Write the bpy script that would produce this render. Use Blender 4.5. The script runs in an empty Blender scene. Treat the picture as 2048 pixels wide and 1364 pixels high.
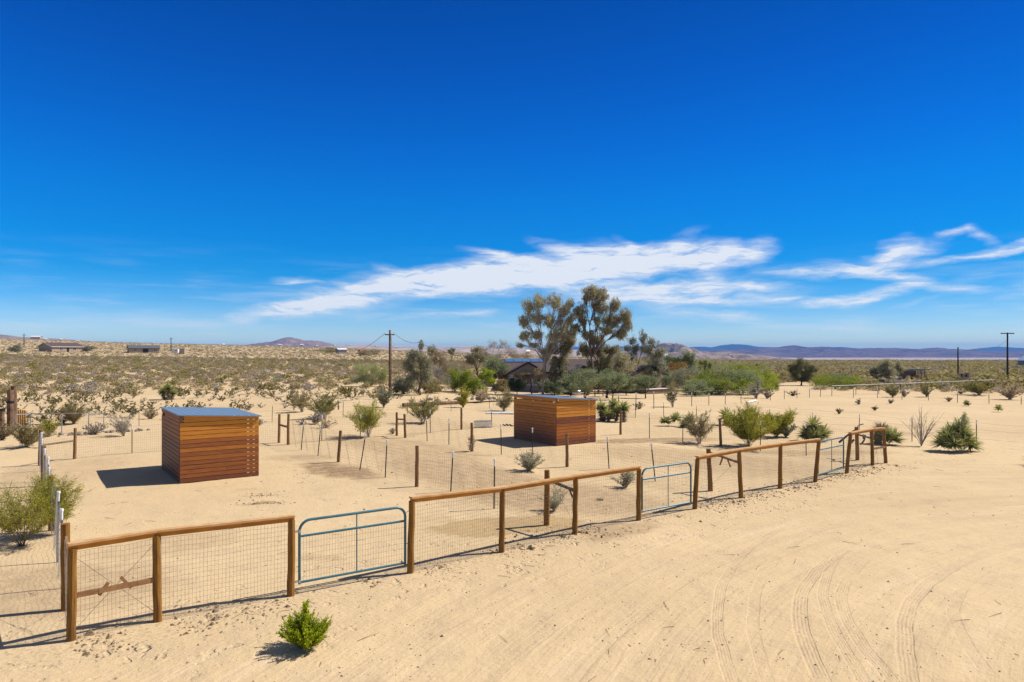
import bpy, math, random
import numpy as np
from mathutils import Vector
C = bpy.context; SC = C.scene
COL = SC.collection
F = 1365.0; HY = 705.0; CH = 4.2          # focal length (px of the 2048 photo), horizon row, camera height

# ---------------------------------------------------------------- camera, sky, sun, exposure
cam = bpy.data.cameras.new("camera"); co = bpy.data.objects.new("camera", cam); COL.objects.link(co)
co.location = (0, 0, CH); co.rotation_euler = (math.pi/2, 0, 0)
cam.sensor_width = 36; cam.lens = 36*F/2048; cam.shift_y = (HY-682)/2048
cam.clip_start = 0.1; cam.clip_end = 60000
SC.camera = co
SUN_AZ = math.atan2(.955, .30)            # from +Y (view direction) towards +X
SUN_EL = math.radians(47.5)
sl = bpy.data.lights.new("sun", 'SUN'); sl.energy = 4.3; sl.angle = math.radians(.53); sl.color = (1, .95, .87)
so = bpy.data.objects.new("sun", sl); COL.objects.link(so)
sd = Vector((math.sin(SUN_AZ)*math.cos(SUN_EL), math.cos(SUN_AZ)*math.cos(SUN_EL), math.sin(SUN_EL)))
so.rotation_euler = sd.to_track_quat('Z', 'Y').to_euler(); so.location = (30, 10, 40)
SC.view_settings.view_transform = 'Standard'; SC.view_settings.look = 'None'
SC.view_settings.exposure = 0.54; SC.view_settings.gamma = 1
SC.cycles.max_bounces = 6; SC.cycles.transparent_max_bounces = 8; SC.cycles.volume_bounces = 0

class NT:                                  # small node-tree helper
    def __init__(s, tree): s.t = tree; s.n = tree.nodes; s.l = tree.links
    def new(s, ty, **kw):
        n = s.n.new(ty)
        for k, v in kw.items(): setattr(n, k, v)
        return n
    def put(s, sock, v):
        if v is None: return
        if hasattr(v, 'is_output') or isinstance(v, bpy.types.NodeSocket): s.l.new(v, sock)
        else: sock.default_value = v
    def math(s, op, a, b=None, c=None, clamp=False):
        n = s.new('ShaderNodeMath', operation=op, use_clamp=clamp)
        for i, v in enumerate((a, b, c)): s.put(n.inputs[i], v) if v is not None else None
        return n.outputs[0]
    def vec(s, op, a, b=None):
        n = s.new('ShaderNodeVectorMath', operation=op); s.put(n.inputs[0], a)
        if b is not None: s.put(n.inputs[1], b)
        return n.outputs[0]
    def mix(s, f, a, b, bt='MIX'):
        n = s.new('ShaderNodeMix', data_type='RGBA', blend_type=bt)
        s.put(n.inputs[0], f); s.put(n.inputs[6], a); s.put(n.inputs[7], b); return n.outputs[2]
    def noise(s, v, scale, detail=3, rough=.55, dist=0.0, out=0):
        n = s.new('ShaderNodeTexNoise'); s.put(n.inputs['Vector'], v)
        n.inputs['Scale'].default_value = scale; n.inputs['Detail'].default_value = detail
        n.inputs['Roughness'].default_value = rough; n.inputs['Distortion'].default_value = dist
        return n.outputs[out]
    def ramp(s, f, stops, interp='LINEAR'):
        n = s.new('ShaderNodeValToRGB'); s.put(n.inputs[0], f); r = n.color_ramp; r.interpolation = interp
        for i, (p, c) in enumerate(stops):
            e = r.elements[i] if i < 2 else r.elements.new(p)
            e.position = p; e.color = (c, c, c, 1) if not hasattr(c, '__len__') else (*c[:3], 1)
        return n.outputs[0]
    def mapr(s, v, a, b, c=0.0, d=1.0, smooth=True):
        n = s.new('ShaderNodeMapRange', interpolation_type='SMOOTHSTEP' if smooth else 'LINEAR')
        s.put(n.inputs[0], v)
        for i, q in enumerate((a, b, c, d)): n.inputs[i+1].default_value = q
        return n.outputs[0]
    def blob(s, v, loc, rad, rot):          # 1 at the centre of a rotated ellipse, 0 at its rim
        m = s.new('ShaderNodeMapping', vector_type='TEXTURE'); s.put(m.inputs[0], v)
        m.inputs['Location'].default_value = loc; m.inputs['Rotation'].default_value = (0, 0, rot)
        m.inputs['Scale'].default_value = rad
        g = s.new('ShaderNodeTexGradient', gradient_type='SPHERICAL'); s.l.new(m.outputs[0], g.inputs[0])
        return g.outputs['Fac']

def srgb(r, g, b):
    f = lambda c: (c/255/12.92 if c/255 <= .04045 else ((c/255+.055)/1.055)**2.4)
    return (f(r), f(g), f(b))

W = bpy.data.worlds.new("World"); SC.world = W; W.use_nodes = True
w = NT(W.node_tree); w.n.clear()
tc = w.new('ShaderNodeTexCoord').outputs['Generated']
sky = w.new('ShaderNodeTexSky', sky_type='NISHITA', sun_disc=False)
sky.sun_elevation = SUN_EL; sky.sun_rotation = SUN_AZ
sky.altitude = 900; sky.air_density = 1.0; sky.dust_density = .3; sky.ozone_density = 3.0
sx = w.new('ShaderNodeSeparateXYZ'); w.l.new(tc, sx.inputs[0])
X_, Y_, Z_ = sx.outputs
hyp = w.math('SQRT', w.math('ADD', w.math('MULTIPLY', X_, X_), w.math('MULTIPLY', Y_, Y_)))
el = w.math('DIVIDE', Z_, w.math('MAXIMUM', hyp, .001))
az = w.math('ARCTAN2', X_, Y_)
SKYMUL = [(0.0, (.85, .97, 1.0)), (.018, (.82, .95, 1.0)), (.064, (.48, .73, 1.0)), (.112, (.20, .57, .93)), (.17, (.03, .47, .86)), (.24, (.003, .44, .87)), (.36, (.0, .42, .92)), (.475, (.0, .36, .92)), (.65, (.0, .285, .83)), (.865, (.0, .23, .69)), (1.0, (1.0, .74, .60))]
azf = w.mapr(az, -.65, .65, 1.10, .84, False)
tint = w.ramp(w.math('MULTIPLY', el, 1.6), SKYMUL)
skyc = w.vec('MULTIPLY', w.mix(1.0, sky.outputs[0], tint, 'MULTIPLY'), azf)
# cirrus: soft ellipses in azimuth / elevation, torn by stretched noise
cb = w.new('ShaderNodeCombineXYZ'); w.l.new(az, cb.inputs[0]); w.l.new(el, cb.inputs[1])
base = cb.outputs[0]
st = w.vec('MULTIPLY', base, (1.0, 2.6, 1))
wn = w.noise(st, 7, 3, .6, 0, 1)
wn2 = w.noise(st, 26, 4, .65, 0, 1)
wv = w.vec('ADD', w.vec('MULTIPLY', w.vec('SUBTRACT', wn, (.5, .5, .5)), (.060, .022, 0)),
           w.vec('MULTIPLY', w.vec('SUBTRACT', wn2, (.5, .5, .5)), (.022, .010, 0)))
cv = w.vec('ADD', base, wv)
CLOUDS = [(520,622,60,9,4,.6),(700,572,60,9,8,.5),(980,505,60,8,14,.6),(1350,490,60,12,-30,.5),(1560,600,90,9,4,.5),(560,620,95,14,-8,1.0),(640,608,120,24,-9,.9),(730,596,120,28,-8,.9),(800,562,110,24,0,.8),(870,565,140,28,-5,1.0),(960,556,160,31,-4,1.1),(1060,550,160,33,-3,1.15),(1150,538,150,34,-5,1.1),(1240,525,140,32,-5,1.0),
 (1330,515,120,30,-6,.95),(1410,512,90,26,-6,.9),(1480,512,75,20,-14,.9),(1515,505,35,24,-40,.5),(1462,492,16,20,60,.5),(1130,497,75,13,14,.8),(1010,515,85,11,10,.8),(1230,496,90,16,6,.5),(800,540,60,10,10,.7),(1270,486,45,7,20,.4),
 (1200,592,130,20,-2,.7),(1300,584,140,24,0,.9),(1410,574,130,24,-2,.9),(1420,550,35,16,30,.5),(1520,578,120,14,3,.6),(1330,604,170,13,3,.55),(1480,606,90,9,8,.4),
 (1380,628,130,13,5,.4),(1500,636,110,11,8,.35),(860,632,120,9,-3,.42),(470,640,50,11,4,.42),(605,566,50,11,6,.75),(960,628,60,8,0,.3),
 (1600,547,95,12,6,.6),(1700,541,80,14,10,.55),(1790,512,48,26,-55,.75),(1745,530,60,14,-25,.5),(1800,556,90,12,8,.6),(1840,500,50,18,-25,.4),(1905,462,45,9,-10,.55),(1955,470,40,10,35,.4),(1960,505,110,10,-11,.6),(1850,527,70,8,-12,.35),(2040,488,70,10,-9,.6),
 (1690,602,110,11,-6,.55),(1770,590,90,12,-18,.6),(1660,612,80,7,0,.3),(1900,577,95,10,6,.65),(1960,550,55,12,-8,.4),(2040,590,60,12,-6,.4),(2100,560,100,15,-8,.4),(1830,606,60,6,-20,.25)]
acc = None
for cx, cy, rx, ry, rot, s_ in CLOUDS:
    if cx > 1540 or s_ < .5: s_ *= 1.5
    u = (cx-1024)/F; a0 = math.atan(u); e0 = (HY-cy)/F*math.cos(a0); ca = math.cos(a0)**2
    b = w.blob(cv, (a0, e0, 0), (rx/F*ca*1.25, ry/F*math.cos(a0)*1.45, 1), math.radians(-rot))
    acc = w.math('MULTIPLY', b, s_*1.2) if acc is None else w.math('MULTIPLY_ADD', b, s_*1.2, acc)
mp = w.new('ShaderNodeMapping'); w.l.new(cv, mp.inputs[0]); mp.inputs['Rotation'].default_value = (0, 0, -.16); mp.inputs['Scale'].default_value = (1.0, 6.5, 1)
fib = w.noise(mp.outputs[0], 13, 8, .67, .25)
dens = w.math('MULTIPLY', acc, w.mapr(fib, .30, .70, .16, 1.40, False))
dens = w.mapr(dens, .0, 1.15, 0, .92, False); dens = w.math('POWER', dens, 1.3)
veil = w.math('MULTIPLY', w.mapr(w.noise(w.vec('MULTIPLY', base, (1, 9, 1)), 5, 4, .6), .45, .75), w.mapr(el, .16, .02, 0, .45))
dens = w.math('MAXIMUM', dens, veil)
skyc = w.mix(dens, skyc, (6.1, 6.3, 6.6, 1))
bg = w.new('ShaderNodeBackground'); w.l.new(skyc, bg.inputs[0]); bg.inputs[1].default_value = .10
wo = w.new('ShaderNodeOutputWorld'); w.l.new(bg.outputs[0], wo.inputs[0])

# ---------------------------------------------------------------- noise + terrain
_rs = np.random.RandomState(7); _T = _rs.rand(256, 256)
def vnoise(x, y):
    xi = np.floor(x).astype(int); yi = np.floor(y).astype(int); fx = x-xi; fy = y-yi
    fx = fx*fx*(3-2*fx); fy = fy*fy*(3-2*fy)
    a = _T[xi & 255, yi & 255]; b = _T[(xi+1) & 255, yi & 255]; c = _T[xi & 255, (yi+1) & 255]; d = _T[(xi+1) & 255, (yi+1) & 255]
    return (a*(1-fx)+b*fx)*(1-fy)+(c*(1-fx)+d*fx)*fy
def fbm(x, y, o=4, lac=2.03, g=.5):
    s = 0; a = 1; n = 0
    for i in range(o):
        s = s+a*vnoise(x+17.3*i, y+5.1*i); n += a; a *= g; x = x*lac; y = y*lac
    return s/n
_apx = np.array([-300, 0, 100, 200, 350, 500, 650, 800, 1000, 1300, 1500, 2048, 2400.])
_az = np.arctan((_apx-1024)/F)
_yr = np.array([672, 677, 681, 684, 688, 691, 696, 702, 710, 722, 726, 727, 727.])
_Dr = np.array([700, 700, 700, 680, 660, 640, 600, 560, 500, 440, 420, 420, 420.])
_pp = np.array([1.6, 1.6, 1.6, 1.6, 1.6, 1.6, 1.6, 1.5, 1.2, 1, 1, 1, 1.])
def sstep(t): t = np.clip(t, 0, 1); return t*t*(3-2*t)
def terr(x, y, micro=False):
    x = np.asarray(x, float); y = np.asarray(y, float)
    r = np.hypot(x, y); a = np.clip(np.arctan2(x, y), -.8, .8)
    D = np.interp(a, _az, _Dr); yr = np.interp(a, _az, _yr); p = np.interp(a, _az, _pp)
    dip = .6*sstep((a-math.atan(-.16))/.22)
    zr = CH-D*np.cos(a)*(yr-HY)/F
    t = np.clip((r-42)/(D-42), 0, 1)
    z = -dip*sstep((r-32)/50)+(zr+dip)*t**p
    z = z-(zr+30)*sstep((r-D)/1500)*(r > D)
    far = sstep((r-60)/100)*(r < 3000)
    z = z+far*(fbm(x/38, y/38, 3)-.5)*.7*np.clip(1.2-r/900, 0, 1)
    if micro:
        k = np.clip(1.2-r/60, 0, 1)
        z = z+k*((fbm(x*.45, y*.45, 3)-.5)*.07+(fbm(x*3.1, y*3.1, 3)-.5)*.022)
    return z
def P(px, py, dmax=3000):                   # where the line of sight through a photo pixel meets the ground
    u = (px-1024)/F; k = (HY-py)/F
    d = np.geomspace(3, dmax, 5000); f = CH+k*d-terr(u*d, d)
    i = np.argmax(f < 0)
    if not (f < 0).any(): i = len(d)-1
    d0, d1 = d[max(i-1, 0)], d[i]; f0, f1 = f[max(i-1, 0)], f[i]
    dd = d0+(d1-d0)*f0/(f0-f1) if f0 != f1 else d0
    return np.array([u*dd, dd, float(terr(u*dd, dd))])
def Q(px, py, d): return np.array([(px-1024)/F*d, d, CH+(HY-py)/F*d])   # the same at a given distance
def gz(x, y): return float(terr(x, y))

# ---------------------------------------------------------------- mesh building
def tag(o, label=None, cat=None, group=None, kind=None):
    if label: o['label'] = label
    if cat: o['category'] = cat
    if group: o['group'] = group
    if kind: o['kind'] = kind
    return o
def thing(name, loc, label, cat, group=None, rz=0):
    o = bpy.data.objects.new(name, None); COL.objects.link(o); o.location = [float(v) for v in loc]
    o.rotation_euler = (0, 0, rz); o.empty_display_size = .2
    return tag(o, label, cat, group)
class MB:
    def __init__(s): s.v = []; s.q = []; s.t = []; s.qm = []; s.tm = []; s.tone = []; s.n = 0; s.sm = False
    def add(s, V, Qd=None, Tr=None, tone=.5, m=0):
        V = np.asarray(V, float).reshape(-1, 3)
        s.v.append(V); t = np.empty(len(V)); t[:] = tone; s.tone.append(t)
        if Qd is not None and len(Qd): Qd = np.asarray(Qd, int)+s.n; s.q.append(Qd); s.qm.append(np.full(len(Qd), m))
        if Tr is not None and len(Tr): Tr = np.asarray(Tr, int)+s.n; s.t.append(Tr); s.tm.append(np.full(len(Tr), m))
        s.n += len(V)
    def box(s, c, size, ax=None, tone=.5, m=0):
        h = np.array(size)/2.; ax = np.eye(3) if ax is None else np.asarray(ax)
        sg = np.array([(-1,-1,-1),(1,-1,-1),(1,1,-1),(-1,1,-1),(-1,-1,1),(1,-1,1),(1,1,1),(-1,1,1)])
        V = np.asarray(c)+(sg*h)@ax
        s.add(V, [(0,3,2,1),(4,5,6,7),(0,1,5,4),(1,2,6,5),(2,3,7,6),(3,0,4,7)], tone=tone, m=m)
    def beam(s, a, b, wd, ht, tone=.5, m=0, up=(0, 0, 1)):
        a = np.asarray(a, float); b = np.asarray(b, float); d = b-a; L = np.linalg.norm(d); d /= L
        sd_ = np.cross(d, up); sd_ /= np.linalg.norm(sd_); u = np.cross(sd_, d)
        s.box((a+b)/2, (L, wd, ht), np.array([d, sd_, u]), tone, m)
    def segs(s, A, B, r0, r1, k=3, tone=.5, m=0):    # many straight tapered prisms at once
        A = np.asarray(A, float).reshape(-1, 3); B = np.asarray(B, float).reshape(-1, 3); n = len(A)
        if not n: return
        d = B-A; L = np.linalg.norm(d, axis=1, keepdims=True); d = d/np.maximum(L, 1e-9)
        ref = np.where(np.abs(d[:, 2:3]) > .9, np.array([[1., 0, 0]]), np.array([[0, 0, 1.]]))
        e1 = np.cross(d, ref); e1 /= np.linalg.norm(e1, axis=1, keepdims=True); e2 = np.cross(d, e1)
        r0 = np.broadcast_to(np.asarray(r0, float), (n,))[:, None]; r1 = np.broadcast_to(np.asarray(r1, float), (n,))[:, None]
        V = np.empty((n, 2*k, 3))
        for i in range(k):
            c, q = math.cos(2*math.pi*i/k), math.sin(2*math.pi*i/k)
            V[:, i] = A+(e1*c+e2*q)*r0; V[:, k+i] = B+(e1*c+e2*q)*r1
        o = (np.arange(n)*2*k)[:, None]
        Qd = np.concatenate([o+np.array([[i, (i+1) % k, k+(i+1) % k, k+i]]) for i in range(k)])
        tn = np.broadcast_to(np.asarray(tone, float), (n,))
        s.add(V.reshape(-1, 3), Qd, tone=np.repeat(tn, 2*k), m=m)
    def tube(s, pts, rad, k=8, tone=.5, m=0, cap=True):
        pts = np.asarray(pts, float); n = len(pts); rad = np.broadcast_to(np.asarray(rad, float), (n,))
        tg = np.gradient(pts, axis=0); tg /= np.linalg.norm(tg, axis=1, keepdims=True)
        ref = np.array([0, 0, 1.]) if abs(tg[0][2]) < .9 else np.array([1., 0, 0])
        V = []
        e = np.cross(tg[0], ref)
        for i in range(n):
            e = e-tg[i]*np.dot(e, tg[i]); e /= np.linalg.norm(e); f = np.cross(tg[i], e)
            for j in range(k):
                a = 2*math.pi*j/k; V.append(pts[i]+(e*math.cos(a)+f*math.sin(a))*rad[i])
        Qd = [(i*k+j, i*k+(j+1) % k, (i+1)*k+(j+1) % k, (i+1)*k+j) for i in range(n-1) for j in range(k)]
        Tr = []
        if cap:
            V += [pts[0], pts[-1]]; a = n*k
            Tr = [(a, (j+1) % k, j) for j in range(k)]+[(a+1, (n-1)*k+j, (n-1)*k+(j+1) % k) for j in range(k)]
        s.add(V, Qd, Tr, tone, m)
    def lathe(s, c, prof, k=16, tone=.5, m=0):       # prof: (radius, z)
        V = [(c[0]+r*math.cos(2*math.pi*j/k), c[1]+r*math.sin(2*math.pi*j/k), c[2]+z) for r, z in prof for j in range(k)]
        s.add(V, [(i*k+j, i*k+(j+1) % k, (i+1)*k+(j+1) % k, (i+1)*k+j) for i in range(len(prof)-1) for j in range(k)], tone=tone, m=m)
    def cards(s, Cn, ln, wd, rng, dirs=None, tone=None, m=0, spread=1.0):   # leaf-sized pointed faces
        Cn = np.asarray(Cn); n = len(Cn)
        d = rng.normal(size=(n, 3))
        if dirs is not None: d = np.asarray(dirs)+d*spread
        d /= np.linalg.norm(d, axis=1, keepdims=True)
        e = np.cross(d, rng.normal(size=(n, 3))); e /= np.linalg.norm(e, axis=1, keepdims=True)
        ln = (np.broadcast_to(ln, (n,))*rng.uniform(.7, 1.3, n))[:, None]; wd = (np.broadcast_to(wd, (n,))*rng.uniform(.7, 1.3, n))[:, None]
        V = np.stack([Cn-d*ln*.5, Cn+e*wd*.5, Cn+d*ln*.5, Cn-e*wd*.5], 1)
        o = (np.arange(n)*4)[:, None]+np.array([[0, 1, 2, 3]])
        if tone is None: tone = rng.rand(n)
        s.add(V.reshape(-1, 3), o, tone=np.repeat(np.broadcast_to(tone, (n,)), 4), m=m)
    def scatter(s, other, M, tonej=None):            # other: MB template; M: n x (x,y,z,scale_xy,scale_z,rot)
        V = np.concatenate(other.v); tn = np.concatenate(other.tone); n = len(M)
        c, q = np.cos(M[:, 5])[:, None], np.sin(M[:, 5])[:, None]
        x = (V[:, 0]*c-V[:, 1]*q)*M[:, 3:4]+M[:, 0:1]; y = (V[:, 0]*q+V[:, 1]*c)*M[:, 3:4]+M[:, 1:2]; z = V[None, :, 2]*M[:, 4:5]+M[:, 2:3]
        k = len(V); off = (np.arange(n)*k)[:, None, None]
        s.v.append(np.stack([x, y, z], 2).reshape(-1, 3))
        tt = np.tile(tn, (n, 1));
        if tonej is not None: tt = np.clip(tt*.6+tonej[:, None]*.4, 0, 1)
        s.tone.append(tt.ravel())
        if other.q:
            Qd = np.concatenate(other.q); s.q.append((Qd[None]+off+s.n).reshape(-1, 4)); s.qm.append(np.tile(np.concatenate(other.qm), n))
        if other.t:
            Tr = np.concatenate(other.t); s.t.append((Tr[None]+off+s.n).reshape(-1, 3)); s.tm.append(np.tile(np.concatenate(other.tm), n))
        s.n += n*k
    def mesh(s, name, mats, off=None):
        V = np.concatenate(s.v)
        if off is not None: V = V-np.asarray(off)
        me = bpy.data.meshes.new(name); me.vertices.add(len(V)); me.vertices.foreach_set('co', V.astype(np.float32).ravel())
        qs = np.concatenate(s.q) if s.q else np.zeros((0, 4), int); ts = np.concatenate(s.t) if s.t else np.zeros((0, 3), int)
        loops = np.concatenate([qs.ravel(), ts.ravel()]).astype(np.int32); nq, nt = len(qs), len(ts)
        me.loops.add(len(loops)); me.loops.foreach_set('vertex_index', loops)
        me.polygons.add(nq+nt)
        me.polygons.foreach_set('loop_start', np.concatenate([np.arange(nq)*4, nq*4+np.arange(nt)*3]).astype(np.int32))
        mi = np.concatenate(([np.concatenate(s.qm)] if s.q else [])+([np.concatenate(s.tm)] if s.t else []))
        me.polygons.foreach_set('material_index', mi.astype(np.int32))
        me.polygons.foreach_set('use_smooth', np.full(nq+nt, bool(s.sm)))
        a = me.attributes.new('tone', 'FLOAT', 'POINT'); a.data.foreach_set('value', np.concatenate(s.tone).astype(np.float32))
        for m in (mats if isinstance(mats, (list, tuple)) else [mats]): me.materials.append(m)
        me.update(calc_edges=True); me.validate()
        return me
    def build(s, name, mats, parent=None, off=None):
        loc = None
        if parent is not None:
            loc = Vector((0, 0, 0)); q = parent
            while q is not None: loc = loc+q.location; q = q.parent
        me = s.mesh(name, mats, off=loc if loc is not None else off)
        o = bpy.data.objects.new(name, me); COL.objects.link(o)
        if parent is not None: o.parent = parent
        elif off is not None: o.location = [float(v) for v in off]
        return o

# ---------------------------------------------------------------- materials
MATS = {}
def newmat(name):
    m = bpy.data.materials.new(name); m.use_nodes = True; t = NT(m.node_tree); MATS[name] = m
    return m, t, t.n['Principled BSDF']
def tone_of(t): return t.new('ShaderNodeAttribute', attribute_name='tone').outputs['Fac']
def simple(name, c1, c2=None, rough=.7, metal=0, scale=8, bump=0, spec=.3, stretch=(1, 1, 1), tonemix=0, detail=4):
    m, t, b = newmat(name); co_ = t.new('ShaderNodeTexCoord').outputs['Object']
    v = t.vec('MULTIPLY', co_, stretch); n = t.noise(v, scale, detail, .6)
    c2 = c2 or tuple(x*.75 for x in c1)
    f = t.mapr(n, .3, .7)
    if tonemix: f = t.math('ADD', t.math('MULTIPLY', f, 1-tonemix), t.math('MULTIPLY', tone_of(t), tonemix), clamp=True)
    t.l.new(t.mix(f, (*c1, 1), (*c2, 1)), b.inputs['Base Color'])
    b.inputs['Roughness'].default_value = rough; b.inputs['Metallic'].default_value = metal; b.inputs['Specular IOR Level'].default_value = spec
    if bump:
        bn = t.new('ShaderNodeBump'); bn.inputs['Strength'].default_value = bump; bn.inputs['Distance'].default_value = .02
        t.l.new(n, bn.inputs['Height']); t.l.new(bn.outputs[0], b.inputs['Normal'])
    return m
def foliage(name, c1, c2, trans=.42, rnd=.25):
    m, t, b = newmat(name); t.n.remove(b)
    oi = t.new('ShaderNodeObjectInfo').outputs['Random']
    f = t.math('ADD', t.math('MULTIPLY', tone_of(t), 1-rnd), t.math('MULTIPLY', oi, rnd), clamp=True)
    col = t.mix(f, (*c1, 1), (*c2, 1))
    d = t.new('ShaderNodeBsdfDiffuse'); tr = t.new('ShaderNodeBsdfTranslucent'); t.l.new(col, d.inputs[0]); t.l.new(col, tr.inputs[0])
    mx = t.new('ShaderNodeMixShader'); mx.inputs[0].default_value = trans
    t.l.new(d.outputs[0], mx.inputs[1]); t.l.new(tr.outputs[0], mx.inputs[2]); t.l.new(mx.outputs[0], t.n['Material Output'].inputs[0])
    return m
foliage('creosote', (.15, .14, .034), (.40, .36, .095))
foliage('creosote_bright', (.24, .24, .025), (.62, .58, .07))
foliage('olive_dull', (.20, .17, .065), (.46, .38, .18))
foliage('brown_scrub', (.24, .18, .11), (.48, .38, .24))
foliage('grey_scrub', (0.26, 0.225, 0.18), (0.5, 0.44, 0.35))
foliage('tan_scrub', (0.36, 0.28, 0.16), (0.62, 0.5, 0.31))
foliage('pale_bursage', (0.36, 0.34, 0.22), (0.62, 0.58, 0.4))
foliage('eucalyptus', (.30, .28, .155), (.64, .58, .34))
foliage('eucalyptus_dark', (.21, .20, .105), (.50, .45, .26))
foliage('grey_green', (.20, .20, .125), (.44, .43, .28))
foliage('olive_tree', (.17, .21, .10), (.42, .46, .24))
foliage('palo_verde', (0.26, 0.3, 0.12), (0.56, 0.56, 0.26))
foliage('green_bush', (.14, .20, .02), (.42, .46, .06))
foliage('lime', (0.24, 0.32, 0.02), (0.52, 0.56, 0.06))
foliage('pine', (.11, .115, .045), (.30, .29, .12))
foliage('juniper', (.12, .19, .010), (.52, .57, .03), .3)
foliage('yucca_leaf', (.17, .21, .055), (.58, .57, .22), .15)
foliage('yucca_dead', (0.24, 0.18, 0.11), (0.46, 0.36, 0.23), .05)
foliage('flower', (.55, .50, .26), (.75, .72, .45), .2)
foliage('dark_bush', (.03, .055, .02), (.10, .14, .045))
foliage('red_scrub', (.16, .03, .02), (.28, .07, .05))
foliage('orange_scrub', (.25, .13, .03), (.4, .24, .06))
simple('bark', (.19, .14, .10), (.10, .072, .05), .9, scale=12, stretch=(1, 1, .3))
simple('bark_pale', (.42, .36, .29), (.22, .17, .12), .9, scale=6, stretch=(1, 1, .3))
simple('bark_dark', (.055, .04, .03), (.025, .02, .015), .9, scale=8)
simple('twig_grey', (.46, .42, .35), (.28, .24, .19), .9, scale=10)
simple('twig_brown', (.20, .15, .09), (.11, .08, .05), .9, scale=10)
simple('post_wood', (.33, .155, .022), (.13, .058, .011), .75, scale=9, bump=.5, stretch=(3, 3, .35), tonemix=.3)
simple('post_brown', (.32, .18, .07), (.18, .095, .04), .8, scale=9, bump=.4, stretch=(3, 3, .35), tonemix=.2)
simple('post_weathered', (.26, .20, .13), (.09, .065, .04), .9, scale=12, bump=.5, stretch=(3, 3, .35))
simple('rail_wood', (.60, .255, .028), (.38, .15, .014), .6, scale=3, bump=.2, stretch=(1, 1, 3), tonemix=.35)
simple('rail_top', (.60, .38, .19), (.48, .25, .08), .7, scale=3.5, bump=.2, stretch=(1, 1, 3))
simple('brace_wood', (.36, .19, .08), (.22, .105, .04), .7, scale=5)
simple('gate_paint', (.035, .15, .19), (.024, .11, .14), .38, scale=6, spec=.5)
simple('wire', (.15, .13, .11), (.09, .07, .055), .6, metal=.3, scale=3)
simple('wire_rust', (.16, .11, .08), (.09, .06, .045), .8, scale=3)
simple('galvanised', (.55, .57, .60), (.40, .42, .45), .38, metal=.85, scale=5)
simple('t_post', (.060, .070, .055), (.035, .035, .03), .6, scale=6, spec=.3)
simple('t_post_rust', (.13, .085, .06), (.07, .05, .04), .8, scale=6)
simple('cap_white', (.80, .80, .80), (.68, .69, .70), .4, scale=20)
simple('white', (.75, .74, .72), (.6, .59, .57), .6, scale=4)
simple('black', (.012, .012, .014), (.02, .02, .02), .5)
simple('stucco_tan', (.42, .31, .20), (.33, .24, .15), .9, scale=3)
simple('stucco_brown', (.24, .15, .085), (.18, .11, .06), .9, scale=3)
simple('siding_grey', (.30, .28, .32), (.25, .23, .27), .8, scale=3)
simple('shingle', (.115, .080, .075), (.075, .052, .050), .9, scale=18, bump=.3)
simple('shingle_grey', (.12, .13, .145), (.08, .085, .10), .8, scale=8)
simple('tile_red', (.46, .17, .10), (.34, .12, .07), .8, scale=8)
simple('solar', (.06, .14, .30), (.09, .19, .38), .3, scale=2, spec=.6)
simple('glass', (.03, .04, .05), (.05, .06, .07), .08, spec=.8)
simple('fascia', (.06, .045, .038), (.04, .03, .027), .7)
simple('concrete', (.62, .58, .52), (.48, .45, .40), .9, scale=3)
simple('stone', (.30, .25, .21), (.16, .13, .11), .95, scale=4, bump=.5)
simple('block', (.42, .33, .24), (.30, .23, .17), .95, scale=5)
simple('plank_yellow', (.62, .38, .10), (.45, .24, .06), .7, scale=4, stretch=(3, 3, .4))
simple('blue_bin', (.10, .20, .24), (.07, .14, .17), .5)
simple('log', (.22, .13, .075), (.10, .06, .035), .85, scale=5, stretch=(1, 1, 1), bump=.3)
simple('weathered_boards', (.23, .17, .13), (.13, .095, .075), .9, scale=3, stretch=(1, 1, 4))
simple('pebble', (.34, .27, .20), (.12, .09, .07), .95, scale=30, tonemix=.7)
simple('debris', (.13, .085, .05), (.30, .21, .12), .95, scale=30, tonemix=.8)

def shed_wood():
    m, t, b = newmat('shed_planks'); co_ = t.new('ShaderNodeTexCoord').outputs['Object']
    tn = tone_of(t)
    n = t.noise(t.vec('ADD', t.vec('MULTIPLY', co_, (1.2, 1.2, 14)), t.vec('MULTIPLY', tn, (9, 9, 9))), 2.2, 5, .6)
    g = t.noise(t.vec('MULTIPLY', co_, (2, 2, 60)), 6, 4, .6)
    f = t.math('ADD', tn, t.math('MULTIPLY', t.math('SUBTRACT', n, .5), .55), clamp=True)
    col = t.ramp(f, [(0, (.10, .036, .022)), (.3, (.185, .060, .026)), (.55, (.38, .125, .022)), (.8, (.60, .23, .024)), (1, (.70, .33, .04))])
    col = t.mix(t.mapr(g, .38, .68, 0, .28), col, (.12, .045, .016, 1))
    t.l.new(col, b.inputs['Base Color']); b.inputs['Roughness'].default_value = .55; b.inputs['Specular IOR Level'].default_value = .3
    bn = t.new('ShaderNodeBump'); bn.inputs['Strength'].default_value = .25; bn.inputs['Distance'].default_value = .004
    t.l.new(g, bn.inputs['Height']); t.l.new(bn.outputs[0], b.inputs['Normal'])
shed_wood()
def roofmetal():
    m, t, b = newmat('roof_metal'); co_ = t.new('ShaderNodeTexCoord').outputs['Object']
    n = t.noise(co_, 3, 4, .6)
    t.l.new(t.mix(n, (.20, .29, .38, 1), (.17, .25, .34, 1)), b.inputs['Base Color'])
    b.inputs['Metallic'].default_value = .3; b.inputs['Roughness'].default_value = .45
roofmetal()
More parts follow.
